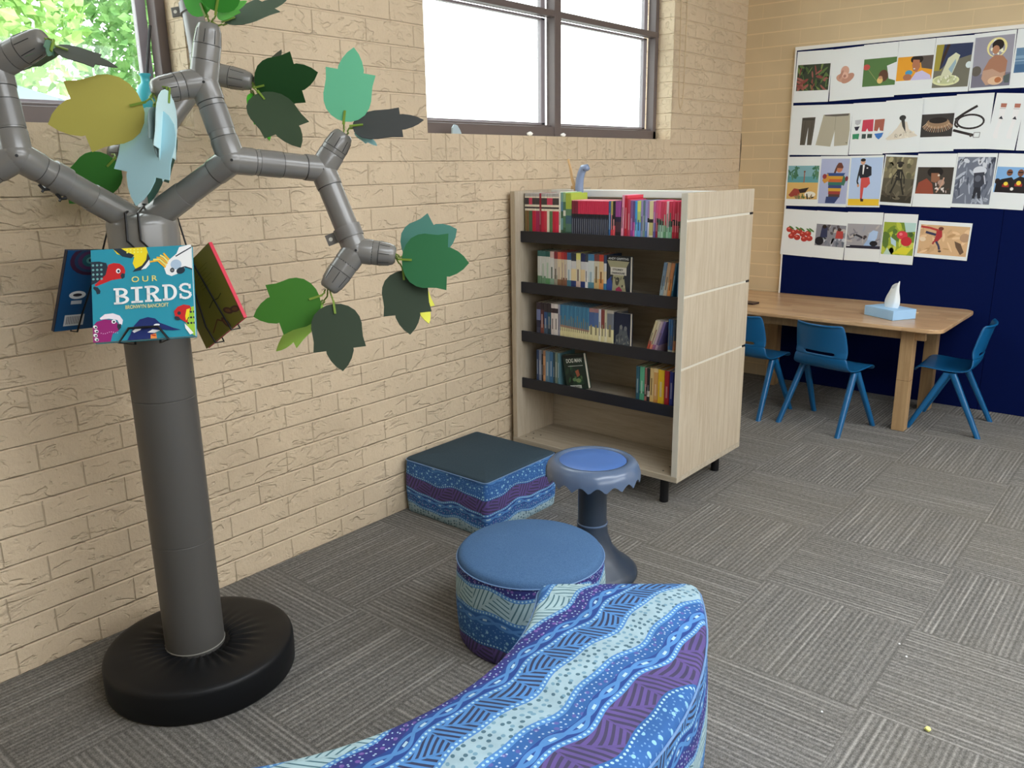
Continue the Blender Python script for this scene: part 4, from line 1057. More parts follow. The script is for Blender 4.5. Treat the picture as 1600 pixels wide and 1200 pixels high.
# ================================================================ PINBOARD AND PICTURE CARDS
PBY = 5.43; PX0, PX1, PZ1 = 0.343, 2.9, 2.156
m_felt, nt_, b_ = new_mat('navy_felt', 0.95, (0.0022, 0.0075, 0.062), spec=0.08)
pos_, x_, y_, z_ = coords(nt_, 'Object'); f_ = noise(nt_, pos_, 240.0, 3); bump(nt_, b_, f_, .3, .001)
pb = thing('pinboard', 'tall navy felt pinboard with a white edge covering the far wall', 'pinboard', ((PX0+PX1)/2, PBY, 0))
mb = MB(); mb.box2((PX0+.012, PBY, .002), (1.62, YB-.002, PZ1-.022)); mb.build('felt_panel', m_felt, pb)
mb = MB(); mb.box2((1.6225, PBY, .002), (PX1, YB-.002, PZ1-.022)); mb.build('felt_panel', m_felt, pb)
M_PBE = paint((228, 226, 220), 0.5, 1.2)
mb = MB(); mb.box2((PX0, PBY-.001, PZ1-.022), (PX1, YB-.002, PZ1)); mb.build('top_edging', M_PBE, pb, bevel=.002)
mb = MB(); mb.box2((PX0, PBY-.001, .002), (PX0+.012, YB-.002, PZ1-.0225)); mb.build('side_edging', M_PBE, pb, bevel=.002)
M_CARD = paint((212, 219, 234), 0.45, 1.38, 0.4)
GRP = 'picture cards on the pinboard'
_card = [0]
def card(quad, crop, label, draw):
    oy = 20 if crop == 'A' else 220; k = 1600/390
    y = PBY-.0026-.0014*(_card[0] % 5); _card[0] += 1
    q = [on_y(1210+a/k, oy+b/k, y) for a, b in quad]
    u = ((q[1]-q[0])+(q[2]-q[3])); w = u.length/2; u.normalize(); v = Vector((u.z, 0, -u.x)); h = abs(((q[3]-q[0])+(q[2]-q[1])).dot(v))/2; c = (q[0]+q[1]+q[2]+q[3])/4
    o = c-u*w/2-v*h/2
    r = thing('picture_card', label, 'picture', c, 0, GRP)
    M = Matrix((u, Vector((0, 1, 0)), -v)).transposed(); mb = MB(); mb.box(c, (w, .0005, h), M); mb.build('card', M_CARD, r)
    if draw:
        d = Decal(o, u, v, w, h, .0004); d.rd = random.Random(_card[0]); draw(d); d.build('print', r)
    return r
SK = (198, 150, 120); SKD = (120, 78, 58); HAIR = (40, 32, 28)
def scatter(d, x0, y0, x1, y1, n, cols, r0=.02, r1=.06, el=.4):
    for i in range(n):
        d.ell(d.rd.uniform(x0+.02, x1-.02), d.rd.uniform(y0+.02, y1-.02), min(d.rd.uniform(r0, r1), (x1-x0)*.3), d.rd.uniform(r0, r1)*el, d.rd.choice(cols), d.rd.uniform(0, 3), 8)
        d.k -= 1 if i % 3 else 0
def clipd(d, x0, y0, x1, y1):
    """keep later shapes inside a window of the card"""
    P0 = d.__class__.poly
    def poly(pts, c):
        d.k += 1; pts = [(min(x1, max(x0, x)), min(y1, max(y0, y))) for x, y in pts]; d.mb.poly([d.P(x, y) for x, y in pts], d.mi(c))
    d.poly = poly
def s1(d):
    clipd(d, .05, .26, .97, .77); d.rect(.05, .26, .97, .77, (52, 62, 44)); scatter(d, .05, .26, .97, .77, 46, [(88, 112, 60), (112, 130, 70), (130, 70, 62), (150, 90, 80), (36, 48, 34), (70, 92, 48)], .05, .16, .22)
def s2(d):
    for (a, b, rx, ry, c, r) in ((.44, .44, .13, .10, (205, 160, 140), 0), (.40, .57, .22, .085, (196, 150, 128), .1), (.54, .58, .20, .08, (186, 138, 118), -.3), (.45, .52, .10, .06, (216, 176, 156), .2), (.44, .535, .045, .03, (170, 120, 105), 0), (.33, .50, .10, .035, (180, 132, 114), -.9)): d.ell(a, b, rx, ry, c, r)
def s3(d):
    clipd(d, .04, .27, .99, .78); d.rect(.04, .27, .99, .78, (84, 118, 66)); d.ell(.13, .42, .10, .055, (190, 80, 72)); d.line([(.18, .46), (.45, .68)], .003, (140, 150, 90)); d.poly([(.72, .42), (.99, .36), (.99, .70), (.80, .66)], (222, 224, 228)); d.ell(.64, .60, .14, .11, (92, 62, 44)); d.ell(.55, .68, .085, .06, (222, 190, 120)); d.ell(.56, .63, .06, .03, (198, 146, 110))
def s4(d):
    clipd(d, .02, .30, .99, .74); d.rect(.02, .30, .99, .74, (232, 158, 44)); d.poly([(.62, .30), (.99, .30), (.99, .56), (.70, .52)], (92, 82, 76)); d.ell(.55, .36, .17, .08, HAIR); d.poly([(.45, .36), (.62, .37), (.66, .50), (.58, .60), (.47, .56), (.43, .46)], (176, 116, 84)); d.poly([(.42, .74), (.55, .60), (.72, .57), (.95, .66), (.99, .74)], (196, 190, 222)); d.ell(.36, .60, .10, .05, (70, 150, 190)); d.ell(.33, .68, .12, .06, (168, 110, 80)); d.ell(.50, .53, .03, .01, (235, 230, 225))
def s5(d):
    clipd(d, .04, .13, .97, .91); d.rect(.04, .13, .97, .91, (112, 110, 96)); d.rect(.04, .13, .24, .60, (158, 146, 62)); d.poly([(.24, .13), (.97, .13), (.97, .34), (.40, .45), (.18, .60)], (48, 58, 88)); d.poly([(.22, .35), (.32, .13), (.40, .13), (.20, .58)], (58, 44, 36)); d.ell(.38, .78, .36, .10, (214, 216, 170)); d.ell(.38, .77, .30, .075, (190, 196, 150)); d.poly([(.22, .74), (.38, .38), (.56, .29), (.68, .34), (.62, .48), (.50, .74)], (206, 208, 178)); d.poly([(.42, .58), (.58, .40), (.60, .48), (.52, .66)], (150, 176, 186)); d.ell(.93, .52, .08, .06, (210, 222, 222)); scatter(d, .12, .68, .66, .84, 16, [(232, 232, 206), (168, 172, 130)], .015, .04, .7)
def s6(d):
    clipd(d, .04, .07, .97, .95); d.rect(.04, .07, .97, .95, (150, 148, 160)); d.rect(.04, .72, .97, .95, (118, 116, 130)); d.ell(.58, .27, .24, .17, (226, 216, 150)); d.ell(.58, .29, .19, .135, (152, 150, 160)); scatter(d, .36, .12, .80, .40, 14, [(240, 236, 200), (236, 228, 222)], .02, .05, .7); d.ell(.60, .23, .14, .095, HAIR); d.ell(.56, .31, .085, .075, (176, 126, 96)); d.poly([(.42, .48), (.55, .40), (.74, .42), (.86, .52), (.84, .78), (.60, .88), (.36, .80), (.30, .66)], (164, 118, 94)); d.poly([(.30, .66), (.52, .64), (.72, .72), (.84, .70), (.78, .88), (.40, .92), (.28, .80)], (186, 150, 128)); d.ell(.14, .66, .12, .09, (98, 92, 84)); d.ell(.62, .85, .18, .075, (214, 182, 150)); d.ell(.68, .84, .08, .05, (176, 110, 70)); d.poly([(.80, .78), (.95, .74), (.95, .90), (.84, .90)], (84, 94, 92))
def s7(d):
    clipd(d, .04, .32, 1, .74); d.rect(.04, .32, 1, .74, (98, 130, 160)); d.rect(.04, .45, 1, .50, (130, 160, 184)); d.rect(.04, .60, 1, .74, (70, 104, 140)); d.rect(.04, .53, 1, .545, (150, 176, 196))
def t1(d):
    d.poly([(.19, .25), (.41, .24), (.405, .45), (.385, .80), (.31, .80), (.305, .44), (.275, .80), (.19, .80)], (86, 80, 70)); d.rect(.20, .26, .40, .30, (62, 58, 52)); d.line([(.25, .32), (.23, .76)], .002, (60, 56, 50)); d.line([(.36, .32), (.35, .76)], .002, (60, 56, 50))
    d.poly([(.54, .20), (.96, .18), (.985, .50), (.975, .80), (.76, .82), (.745, .52), (.70, .83), (.455, .80)], (172, 166, 146)); d.poly([(.55, .20), (.95, .185), (.94, .225), (.74, .235), (.57, .225)], (92, 86, 80)); d.line([(.74, .23), (.745, .5)], .002, (132, 126, 110)); d.ell(.955, .755, .012, .008, (60, 60, 60))
def t2(d):
    d.poly([(.10, .33), (.28, .32), (.26, .40), (.18, .43), (.11, .40)], (180, 182, 186)); d.poly([(.09, .46), (.25, .45), (.20, .53), (.14, .53)], (42, 38, 52)); d.poly([(.33, .33), (.64, .32), (.65, .55), (.52, .55), (.48, .49), (.44, .55), (.32, .55)], (196, 62, 84)); d.poly([(.68, .33), (.96, .32), (.95, .55), (.85, .54), (.82, .47), (.78, .55), (.68, .54)], (160, 92, 76)); d.poly([(.06, .60), (.26, .59), (.25, .70), (.17, .69), (.07, .70)], (56, 136, 96)); d.poly([(.34, .60), (.46, .60), (.46, .69), (.34, .69)], (60, 76, 74)); d.poly([(.50, .60), (.64, .60), (.64, .68), (.50, .68)], (56, 70, 64)); d.poly([(.70, .60), (.96, .58), (.92, .66), (.84, .71), (.76, .67)], (64, 116, 186))
def t3(d):
    d.poly([(.06, .72), (.20, .64), (.36, .52), (.46, .40), (.62, .42), (.68, .56), (.84, .64), (.93, .69), (.70, .72), (.40, .74), (.12, .75)], (214, 206, 190)); scatter(d, .15, .58, .85, .73, 16, [(190, 182, 164), (228, 222, 208), (160, 150, 134)], .02, .07, .3); d.ell(.49, .34, .09, .05, (52, 52, 50)); d.poly([(.44, .34), (.54, .34), (.58, .52), (.60, .62), (.50, .50)], (58, 58, 56))
def t4(d):
    clipd(d, .03, .31, .97, .73); d.rect(.03, .31, .97, .73, (60, 56, 54)); d.ell(.50, .48, .32, .10, (150, 122, 96)); d.ell(.50, .43, .25, .055, (40, 34, 32))
    for i in range(20): a = PI*(.05+.9*i/19); d.line([(.5+.30*math.cos(a), .46+.08*math.sin(a)), (.5+.42*math.cos(a), .52+.13*math.sin(a))], .003, (206, 184, 156) if i % 2 else (180, 140, 110))
def t5(d):
    BK = (44, 38, 38)
    d.line([(.04, .46), (.24, .36), (.44, .28), (.60, .22)], .013, BK)
    pts = [(.5+.36*math.cos(a)*1.0, .50+.12*math.sin(a)) for a in [2*PI*i/22 for i in range(23)]]; d.line([(.46+.36*math.cos(2*PI*i/24), .50+.125*math.sin(2*PI*i/24)) for i in range(25)], .010, BK)
    d.line([(.06, .47), (.05, .56), (.14, .60)], .010, BK); d.line([(.02, .65), (.30, .70), (.60, .75)], .014, BK); d.line([(.60, .70), (.76, .70), (.75, .79), (.59, .79), (.60, .70)], .004, (150, 150, 150)); d.ell(.52, .745, .04, .035, (70, 62, 58))
def t6(d):
    for x in (.22, .68): 
        d.poly([(x, .18), (x+.20, .18), (x+.19, .26), (x+.01, .26)], (172, 110, 92)); d.poly([(x-.02, .25), (x+.20, .25), (x+.17, .45), (x+.10, .62), (x+.12, .80), (x-.02, .80), (x-.06, .74), (x+.02, .50)], (228, 230, 236)); d.poly([(x+.02, .45), (x+.10, .40), (x+.17, .46)], (52, 52, 60)); d.line([(x-.01, .27), (x+.19, .27)], .002, (150, 130, 130))
def t7(d): d.rect(.12, .48, .3, .56, (150, 90, 80))
def u1(d):
    clipd(d, .04, .18, .98, .86); d.rect(.04, .18, .98, .48, (126, 170, 178)); d.rect(.04, .40, .98, .54, (92, 150, 156)); d.rect(.04, .52, .98, .86, (208, 172, 104)); scatter(d, .04, .20, .34, .44, 14, [(64, 110, 84), (84, 128, 96)], .05, .13, .25); scatter(d, .74, .20, .98, .46, 12, [(56, 110, 88), (84, 128, 96)], .05, .12, .25); d.ell(.55, .30, .03, .02, SKD); d.line([(.55, .32), (.55, .52)], .007, (150, 100, 84)); d.poly([(.10, .78), (.26, .64), (.46, .66), (.44, .78), (.18, .82)], (150, 66, 54)); d.poly([(.40, .66), (.72, .62), (.62, .72), (.46, .74)], (52, 40, 36)); d.ell(.76, .76, .17, .06, (230, 222, 206)); scatter(d, .2, .78, .95, .86, 12, [(140, 120, 80), (90, 110, 60), (60, 48, 40)], .04, .09, .3)
def u2(d):
    clipd(d, .04, .05, .98, .94); d.rect(.04, .05, .98, .94, (168, 176, 206)); d.ell(.66, .24, .11, .08, (190, 120, 88)); d.poly([(.55, .20), (.62, .13), (.72, .13), (.79, .21), (.78, .24), (.56, .23)], (104, 60, 50)); d.poly([(.54, .22), (.60, .20), (.56, .32), (.46, .38)], (92, 56, 44))
    cols = [(52, 76, 130), (200, 150, 50), (190, 96, 50), (52, 110, 96), (58, 72, 120), (206, 160, 60), (150, 62, 54), (84, 60, 52)]
    for i, c in enumerate(cols):
        y0, y1 = .33+.06*i, .33+.06*(i+1); w_ = .26-.01*i; d.poly([(.56-w_-.04*(i < 2), y0), (.56+w_+.05*(i < 3), y0), (.56+w_, y1), (.56-w_, y1)], c)
    d.poly([(.30, .34), (.18, .40), (.12, .48), (.20, .54), (.36, .48)], (196, 142, 60)); d.poly([(.82, .36), (.92, .46), (.86, .58), (.76, .56)], (64, 110, 90)); d.ell(.19, .40, .07, .05, (142, 56, 60)); d.ell(.93, .44, .05, .05, (120, 50, 56)); d.poly([(.30, .80), (.74, .80), (.60, .93), (.28, .93)], (52, 66, 110))
def u3(d):
    clipd(d, .04, .04, .98, .98); d.rect(.04, .04, .98, .98, (176, 196, 226)); d.rect(.04, .84, .98, .97, (224, 186, 52)); d.ell(.40, .12, .07, .055, (206, 160, 132)); d.ell(.40, .085, .075, .03, HAIR); d.poly([(.32, .18), (.50, .17), (.66, .22), (.68, .38), (.58, .42), (.36, .44), (.28, .34)], (38, 38, 46)); d.poly([(.40, .18), (.46, .18), (.44, .36), (.41, .36)], (230, 230, 232)); d.ell(.54, .24, .025, .015, (230, 220, 224)); d.line([(.30, .34), (.27, .50), (.32, .58)], .009, (40, 40, 48)); d.ell(.31, .58, .035, .03, SK); d.poly([(.38, .43), (.62, .42), (.66, .54), (.56, .62), (.48, .62), (.46, .84), (.40, .84), (.38, .60)], (198, 80, 76)); d.poly([(.40, .83), (.50, .84), (.50, .89), (.42, .89)], (60, 40, 34))
def u4(d):
    clipd(d, .03, .04, .96, .94); d.rect(.03, .04, .96, .94, (120, 112, 88)); d.rect(.03, .46, .96, .94, (92, 86, 70)); d.rect(.03, .80, .96, .94, (58, 54, 44)); scatter(d, .03, .05, .96, .45, 22, [(168, 160, 124), (140, 132, 100), (96, 92, 70)], .03, .10, .8); scatter(d, .03, .5, .96, .9, 16, [(110, 102, 84), (76, 70, 58)], .05, .14, .3); d.ell(.49, .20, .07, .05, (40, 38, 34)); d.ell(.49, .16, .11, .03, (52, 48, 42)); d.poly([(.42, .28), (.58, .28), (.60, .50), (.40, .50)], (46, 44, 38)); d.line([(.44, .30), (.32, .44), (.30, .58)], .006, (44, 42, 36)); d.line([(.56, .30), (.66, .44), (.68, .56)], .006, (44, 42, 36)); d.line([(.44, .48), (.38, .62), (.30, .76)], .009, (44, 42, 36)); d.line([(.56, .48), (.62, .62), (.70, .78)], .009, (44, 42, 36)); d.line([(.36, .4), (.46, .42)], .003, (160, 150, 124)); d.line([(.53, .33), (.55, .46)], .003, (160, 150, 124))
def u5(d):
    clipd(d, .04, .25, .96, .75); d.rect(.04, .25, .96, .75, (66, 60, 54)); d.ell(.50, .34, .20, .10, (34, 28, 26)); d.poly([(.40, .36), (.60, .36), (.64, .48), (.54, .54), (.42, .52)], (142, 98, 74)); d.poly([(.04, .75), (.10, .54), (.30, .46), (.46, .56), (.52, .75)], (142, 72, 54)); d.ell(.68, .54, .09, .06, (170, 140, 124)); d.line([(.58, .72), (.70, .58), (.74, .44)], .008, (188, 150, 128)); d.ell(.60, .40, .03, .02, (214, 200, 186)); scatter(d, .5, .55, .9, .74, 10, [(120, 84, 70), (214, 206, 200), (90, 64, 56)], .02, .05, .5)
def u6(d):
    clipd(d, .03, .07, .97, .93); d.rect(.03, .07, .97, .93, (110, 116, 130)); scatter(d, .03, .08, .97, .25, 20, [(170, 176, 188), (62, 66, 78), (200, 204, 212)], .04, .12, .35); scatter(d, .03, .25, .97, .92, 44, [(148, 154, 168), (78, 84, 98), (176, 182, 194), (92, 98, 112)], .05, .16, .2); d.ell(.62, .32, .17, .085, (204, 208, 216)); d.poly([(.48, .36), (.74, .34), (.78, .54), (.68, .64), (.52, .62)], (58, 60, 70)); d.poly([(.54, .62), (.70, .62), (.74, .82), (.66, .83), (.62, .70), (.58, .83), (.52, .83)], (44, 46, 54)); d.line([(.74, .40), (.80, .56)], .006, (190, 194, 204)); d.ell(.60, .46, .08, .06, (96, 100, 112))
def u7(d):
    clipd(d, .03, .24, 1, .70); d.rect(.03, .24, 1, .70, (126, 170, 214)); d.ell(.10, .50, .08, .05, (50, 38, 34)); d.poly([(.06, .70), (.08, .50), (.22, .46), (.50, .42), (.62, .50), (.66, .70)], (34, 30, 32)); d.poly([(.48, .70), (.52, .48), (.74, .40), (1, .44), (1, .70)], (38, 34, 36)); d.ell(.42, .34, .09, .06, SKD); d.ell(.74, .34, .09, .065, SKD); d.rect(.36, .325, .50, .345, (24, 24, 26)); d.rect(.67, .32, .81, .34, (24, 24, 26)); d.rect(.26, .55, .46, .60, (150, 50, 44)); d.rect(.62, .53, .84, .58, (156, 54, 46)); d.ell(.36, .54, .065, .035, (238, 200, 70)); d.ell(.73, .52, .07, .04, (238, 200, 70)); d.ell(.56, .63, .05, .03, (226, 220, 214))
def v1_(d):
    for (a, b) in ((.22, .44), (.36, .50), (.52, .46), (.64, .52), (.80, .50), (.30, .58), (.48, .60), (.70, .62), (.86, .60)): d.ell(a, b, .10, .06, (176, 58, 50)); d.ell(a-.02, b-.02, .035, .018, (214, 120, 104))
    for (a, b) in ((.28, .40), (.48, .41), (.62, .42), (.82, .43), (.90, .42)): d.ell(a, b, .09, .02, (78, 122, 62), .4)
def v2_(d):
    clipd(d, .04, .28, .98, .74); d.rect(.04, .28, .98, .74, (132, 132, 140)); scatter(d, .04, .28, .98, .5, 16, [(84, 80, 84), (180, 174, 170), (112, 96, 92)], .03, .08, .7); scatter(d, .3, .55, .98, .73, 22, [(186, 190, 200), (92, 98, 110), (120, 124, 136)], .03, .09, .5); d.poly([(.22, .34), (.40, .34), (.42, .55), (.18, .58)], (52, 56, 84)); d.ell(.30, .33, .07, .04, HAIR); d.poly([(.70, .40), (.90, .40), (.92, .56), (.68, .56)], (176, 70, 66)); d.ell(.78, .37, .06, .035, (70, 48, 42)); d.ell(.18, .64, .14, .09, (34, 32, 38))
def v3_(d):
    clipd(d, .03, .24, .99, .74); d.rect(.03, .24, .99, .70, (156, 154, 158)); d.rect(.03, .68, .99, .74, (44, 42, 56)); scatter(d, .03, .25, .99, .66, 20, [(178, 172, 168), (126, 124, 132), (146, 150, 160)], .06, .16, .2); d.line([(.28, .46), (.55, .54)], .012, (46, 44, 54)); d.poly([(.60, .62), (.66, .42), (.76, .36), (.90, .38), (.88, .52), (.74, .66)], (168, 192, 224)); d.poly([(.52, .68), (.62, .56), (.84, .58), (.90, .68)], (150, 176, 210)); d.ell(.80, .63, .11, .055, (34, 32, 36)); d.ell(.55, .50, .05, .03, (70, 60, 62)); d.rect(.04, .685, .14, .70, (230, 230, 230))
def v4_(d):
    clipd(d, .03, .17, .97, .82); d.rect(.03, .17, .97, .82, (150, 166, 58)); scatter(d, .03, .18, .97, .82, 26, [(180, 190, 70), (110, 136, 50), (196, 200, 92), (90, 116, 52)], .07, .18, .6); d.poly([(.62, .17), (.97, .17), (.97, .34), (.70, .36)], (176, 206, 200)); d.poly([(.26, .46), (.44, .54), (.46, .66), (.30, .60)], (176, 204, 216)); d.poly([(.10, .82), (.20, .68), (.34, .82)], (180, 206, 190)); d.ell(.60, .42, .16, .085, (206, 62, 74)); d.ell(.74, .54, .16, .095, (190, 50, 58)); d.ell(.56, .40, .05, .03, (232, 120, 128)); d.poly([(.36, .80), (.60, .66), (.94, .66), (.80, .80)], (212, 206, 60)); d.ell(.86, .40, .06, .05, (70, 92, 50))
def v5_(d):
    clipd(d, .05, .10, .97, .90); d.rect(.05, .10, .97, .90, (206, 170, 128)); scatter(d, .05, .12, .97, .88, 22, [(222, 190, 150), (186, 146, 104), (196, 160, 120)], .06, .16, .3); d.poly([(.72, .50), (.84, .56), (.92, .78), (.86, .86), (.76, .66)], (104, 82, 64)); d.ell(.90, .40, .09, .12, (176, 142, 112)); d.ell(.12, .50, .06, .06, (226, 206, 178)); d.poly([(.36, .22), (.46, .20), (.48, .40), (.40, .56), (.33, .56), (.36, .40)], (168, 54, 58)); d.ell(.44, .19, .05, .05, (110, 62, 50)); d.line([(.40, .24), (.22, .18), (.06, .16)], .012, (176, 64, 60)); d.line([(.36, .36), (.22, .32), (.16, .30)], .014, (58, 58, 84)); d.line([(.38, .54), (.44, .66), (.46, .76)], .012, (62, 62, 88)); d.line([(.34, .54), (.32, .62)], .010, (160, 60, 60)); d.ell(.47, .80, .03, .03, (70, 56, 50))
CARDS = [
 ([(150, 248), (375, 237), (345, 567), (120, 580)], 'A', 'white card with a photo of dark green leaves and red pods', s1),
 ([(375, 237), (585, 210), (555, 552), (347, 567)], 'A', 'white card with a photo of two cupped hands', s2),
 ([(570, 208), (797, 183), (768, 538), (553, 550)], 'A', 'white card with a photo of a child smelling a red flower on green', s3),
 ([(797, 183), (1033, 162), (1000, 515), (768, 528)], 'A', 'white card with a photo of a person eating against orange', s4),
 ([(1033, 160), (1283, 142), (1248, 502), (1000, 515)], 'A', 'white card with a picture of a pale food heap on a plate', s5),
 ([(1283, 138), (1553, 105), (1515, 483), (1245, 500)], 'A', 'white card with a portrait of a seated person with a pale flower halo', s6),
 ([(1553, 105), (1800, 82), (1770, 470), (1518, 483)], 'A', 'white card with a blue sea photo at the right frame edge', s7),
 ([(116, 596), (503, 583), (476, 914), (86, 910)], 'A', 'wide white card with brown trousers and khaki shorts', t1),
 ([(503, 580), (730, 570), (692, 908), (480, 910)], 'A', 'white card with a set of colourful underwear', t2),
 ([(715, 566), (960, 545), (922, 895), (692, 900)], 'A', 'white card with a photo of a cream cloth spread in folds', t3),
 ([(940, 545), (1188, 530), (1145, 885), (922, 892)], 'A', 'white card with a dark photo of a feathered ornament', t4),
 ([(1145, 522), (1412, 514), (1362, 870), (1150, 876)], 'A', 'white card with a coiled black belt', t5),
 ([(1412, 514), (1592, 515), (1565, 884), (1365, 872)], 'A', 'white card with a pair of long white socks', t6),
 ([(1592, 515), (1840, 512), (1800, 885), (1567, 884)], 'A', 'white card cut off by the right frame edge beside the socks', t7),
 ([(90, 106), (303, 98), (268, 423), (62, 412)], 'B', 'white card with a painted beach scene and palms', u1),
 ([(300, 98), (490, 98), (460, 425), (268, 420)], 'B', 'white card with a person in a rainbow striped jumper', u2),
 ([(485, 98), (710, 90), (668, 428), (462, 422)], 'B', 'white card with a person in black jacket and red trousers', u3),
 ([(710, 92), (925, 88), (882, 427), (670, 404)], 'B', 'white card with a sepia photo of a standing figure in woodland', u4),
 ([(922, 84), (1172, 80), (1130, 431), (882, 420)], 'B', 'white card with a dark photo of a person drinking', u5),
 ([(1170, 78), (1428, 80), (1385, 434), (1133, 425)], 'B', 'white card with a grey photo of a wading figure', u6),
 ([(1428, 80), (1650, 82), (1605, 448), (1388, 432)], 'B', 'white card with two people in black shirts with yellow discs', u7),
 ([(65, 436), (272, 447), (242, 747), (38, 725)], 'B', 'white card with a photo of red fruit with green leaves', v1_),
 ([(272, 447), (475, 458), (440, 765), (242, 744)], 'B', 'white card with a photo of people sorting grey fish', v2_),
 ([(475, 456), (703, 460), (668, 778), (440, 763)], 'B', 'white card with a photo of a person in pale blue reaching', v3_),
 ([(703, 465), (922, 472), (886, 797), (672, 780)], 'B', 'white card with a photo of red fruit on bright yellow leaves', v4_),
 ([(925, 510), (1272, 530), (1232, 770), (898, 742)], 'B', 'wide white card with a person in red running on sand', v5_),
]
for c in CARDS: card(*c)
# ================================================================ BOOKS IN THE BOOKCASE
ORD = 'first second third fourth fifth sixth seventh eighth ninth tenth eleventh twelfth thirteenth fourteenth fifteenth sixteenth seventeenth eighteenth nineteenth twentieth'.split()
def ordn(k):
    if k <= 20: return ORD[k-1]
    t = {2: 'twenty', 3: 'thirty', 4: 'forty', 5: 'fifty', 6: 'sixty'}[k//10]
    return t+'-'+ORD[k % 10-1] if k % 10 else {3: 'thirtieth', 4: 'fortieth', 5: 'fiftieth', 6: 'sixtieth'}[k//10]
SPY = 3.046; PAGE = (214, 206, 188)
SHELFZ = [1.1335, 0.8955, 0.6595, 0.4275]; ROWN = ['top shelf', 'second shelf', 'third shelf', 'fourth shelf']; ROWV = [340, 425, 500, 580]
def spine_mesh(mb, w, h, dep, bands, mats, title=None):
    """upright book, spine at y=0 facing -y; bands from the bottom: (fraction up to, colour)"""
    def mi(c):
        m = paint(c, 0.45, 1.2, 0.35)
        if m not in mats: mats.append(m)
        return mats.index(m)
    z0 = 0.0
    for fr, c in bands:
        z1 = h*fr; i = mi(c); r = min(.0022, w*.25); hw = w/2
        pts = [(-hw, dep), (-hw, r), (-hw+r, 0), (hw-r, 0), (hw, r), (hw, dep)]
        o = len(mb.v); mb.v += [(x, y, z) for z in (z0, z1) for x, y in pts]
        for a in range(5): mb.quadf((o+a, o+a+1, o+6+a+1, o+6+a), i)
        z0 = z1
    if title:
        a, b, c = title; t = w*.17; mb.poly([(-t, -.0002, h*a), (t, -.0002, h*a), (t, -.0002, h*b), (-t, -.0002, h*b)], mi(c))
    i = mi(PAGE); mb.poly([(-w/2+.0005, .002, h-.002), (w/2-.0005, .002, h-.002), (w/2-.0005, dep, h-.002), (-w/2+.0005, dep, h-.002)], i)
    mb.poly([(-w/2, dep-.003, 0), (w/2, dep-.003, 0), (w/2, dep-.003, h-.002), (-w/2, dep-.003, h-.002)], i); mb.poly([(-w/2, 0.001, .0005), (w/2, 0.001, .0005), (w/2, dep, .0005), (-w/2, dep, .0005)], i)
def book(row, k, xa, xb, h, bands, what, dep=.125, tilt=0.0, yoff=0.0, name='book', end='left', where=None, title=None):
    w = xb-xa; mb = MB(); mats = []
    if title is None and len(bands) < 4 and w > .008:
        c = bands[0][1]; title = (.30, .30+.25+.2*rb_.random(), tuple(int(x*.5+110) for x in c) if sum(c) < 420 else tuple(int(x*.6) for x in c))
    spine_mesh(mb, w-.0004, h, dep, bands, mats, title)
    ob = mb.build(name, mats, fix=False)
    piv = (xa+xb)/2; z = SHELFZ[row]+.0004
    if tilt:
        ob.rotation_euler = (0, tilt, 0); z += abs(math.sin(tilt))*w/2
    ob.location = (piv, SPY+yoff, z)
    lab = '%s, %s from the %s on the %s' % (what, ordn(k), end, ROWN[row])
    return tag(ob, where or lab, 'book', 'books on the '+ROWN[row])
def xrow(row, px): return on_y(px, ROWV[row], SPY).x
CR = (226, 216, 196); CRIM = (190, 34, 62); DKT = (70, 62, 60); OLV = (120, 104, 62); GN = (74, 104, 72); BLK = (26, 28, 36)
rb_ = random.Random(11)
# --- top shelf
f1 = lambda a: 810+a/6.154
k = 0
A_ = [(60, 76, OLV), (76, 100, (122, 92, 56)), (100, 131, GN), (131, 166, CRIM), (166, 200, (160, 38, 82)), (200, 218, None), (218, 246, CRIM), (246, 272, (196, 60, 74)), (272, 296, CR), (296, 326, (88, 122, 80)), (326, 356, CRIM), (356, 386, (204, 40, 70))]
for a, b, c in A_:
    k += 1
    if c is None: bands = [(1, (140, 24, 44))]; w_ = 'thin plain dark red paperback'
    else:
        t = DKT if rb_.random() < .6 else (206, 70, 96)
        bands = [(.03, CR), (.61, c), (.66, CR), (.70, (60, 50, 50)), (.75, CR), (.90, t), (.93, CR), (1.0, (176, 172, 168))]; w_ = 'cream-topped %s paperback' % {OLV: 'olive', GN: 'green', CRIM: 'crimson', CR: 'all-cream'}.get(c, 'patterned')
    book(0, k, xrow(0, f1(a)), xrow(0, f1(b)), .200 if c else .201, bands, w_)
k += 1; book(0, k, xrow(0, f1(386)), xrow(0, f1(405)), .208, [(1, (222, 220, 208))], 'tall thin white-spined book')
k += 1; book(0, k, xrow(0, f1(405)), xrow(0, f1(428)), .206, [(.2, (70, 100, 80)), (.45, (110, 150, 150)), (.6, (60, 96, 70)), (.8, (90, 130, 150)), (1, (120, 160, 150))], 'tall teal and green patterned book')
k += 1; book(0, k, xrow(0, f1(428)), xrow(0, f1(452)), .206, [(.25, (56, 90, 64)), (.5, (80, 120, 86)), (.62, (214, 214, 200)), (.8, (74, 112, 84)), (1, (150, 180, 130))], 'tall mid-green patterned book')
k += 1; book(0, k, xrow(0, f1(452)), xrow(0, f1(508)), .203, [(.16, (52, 84, 70)), (.34, (74, 110, 96)), (.52, (60, 92, 110)), (.66, (90, 126, 96)), (1, (160, 178, 70))], 'thick green book with a lime yellow top')
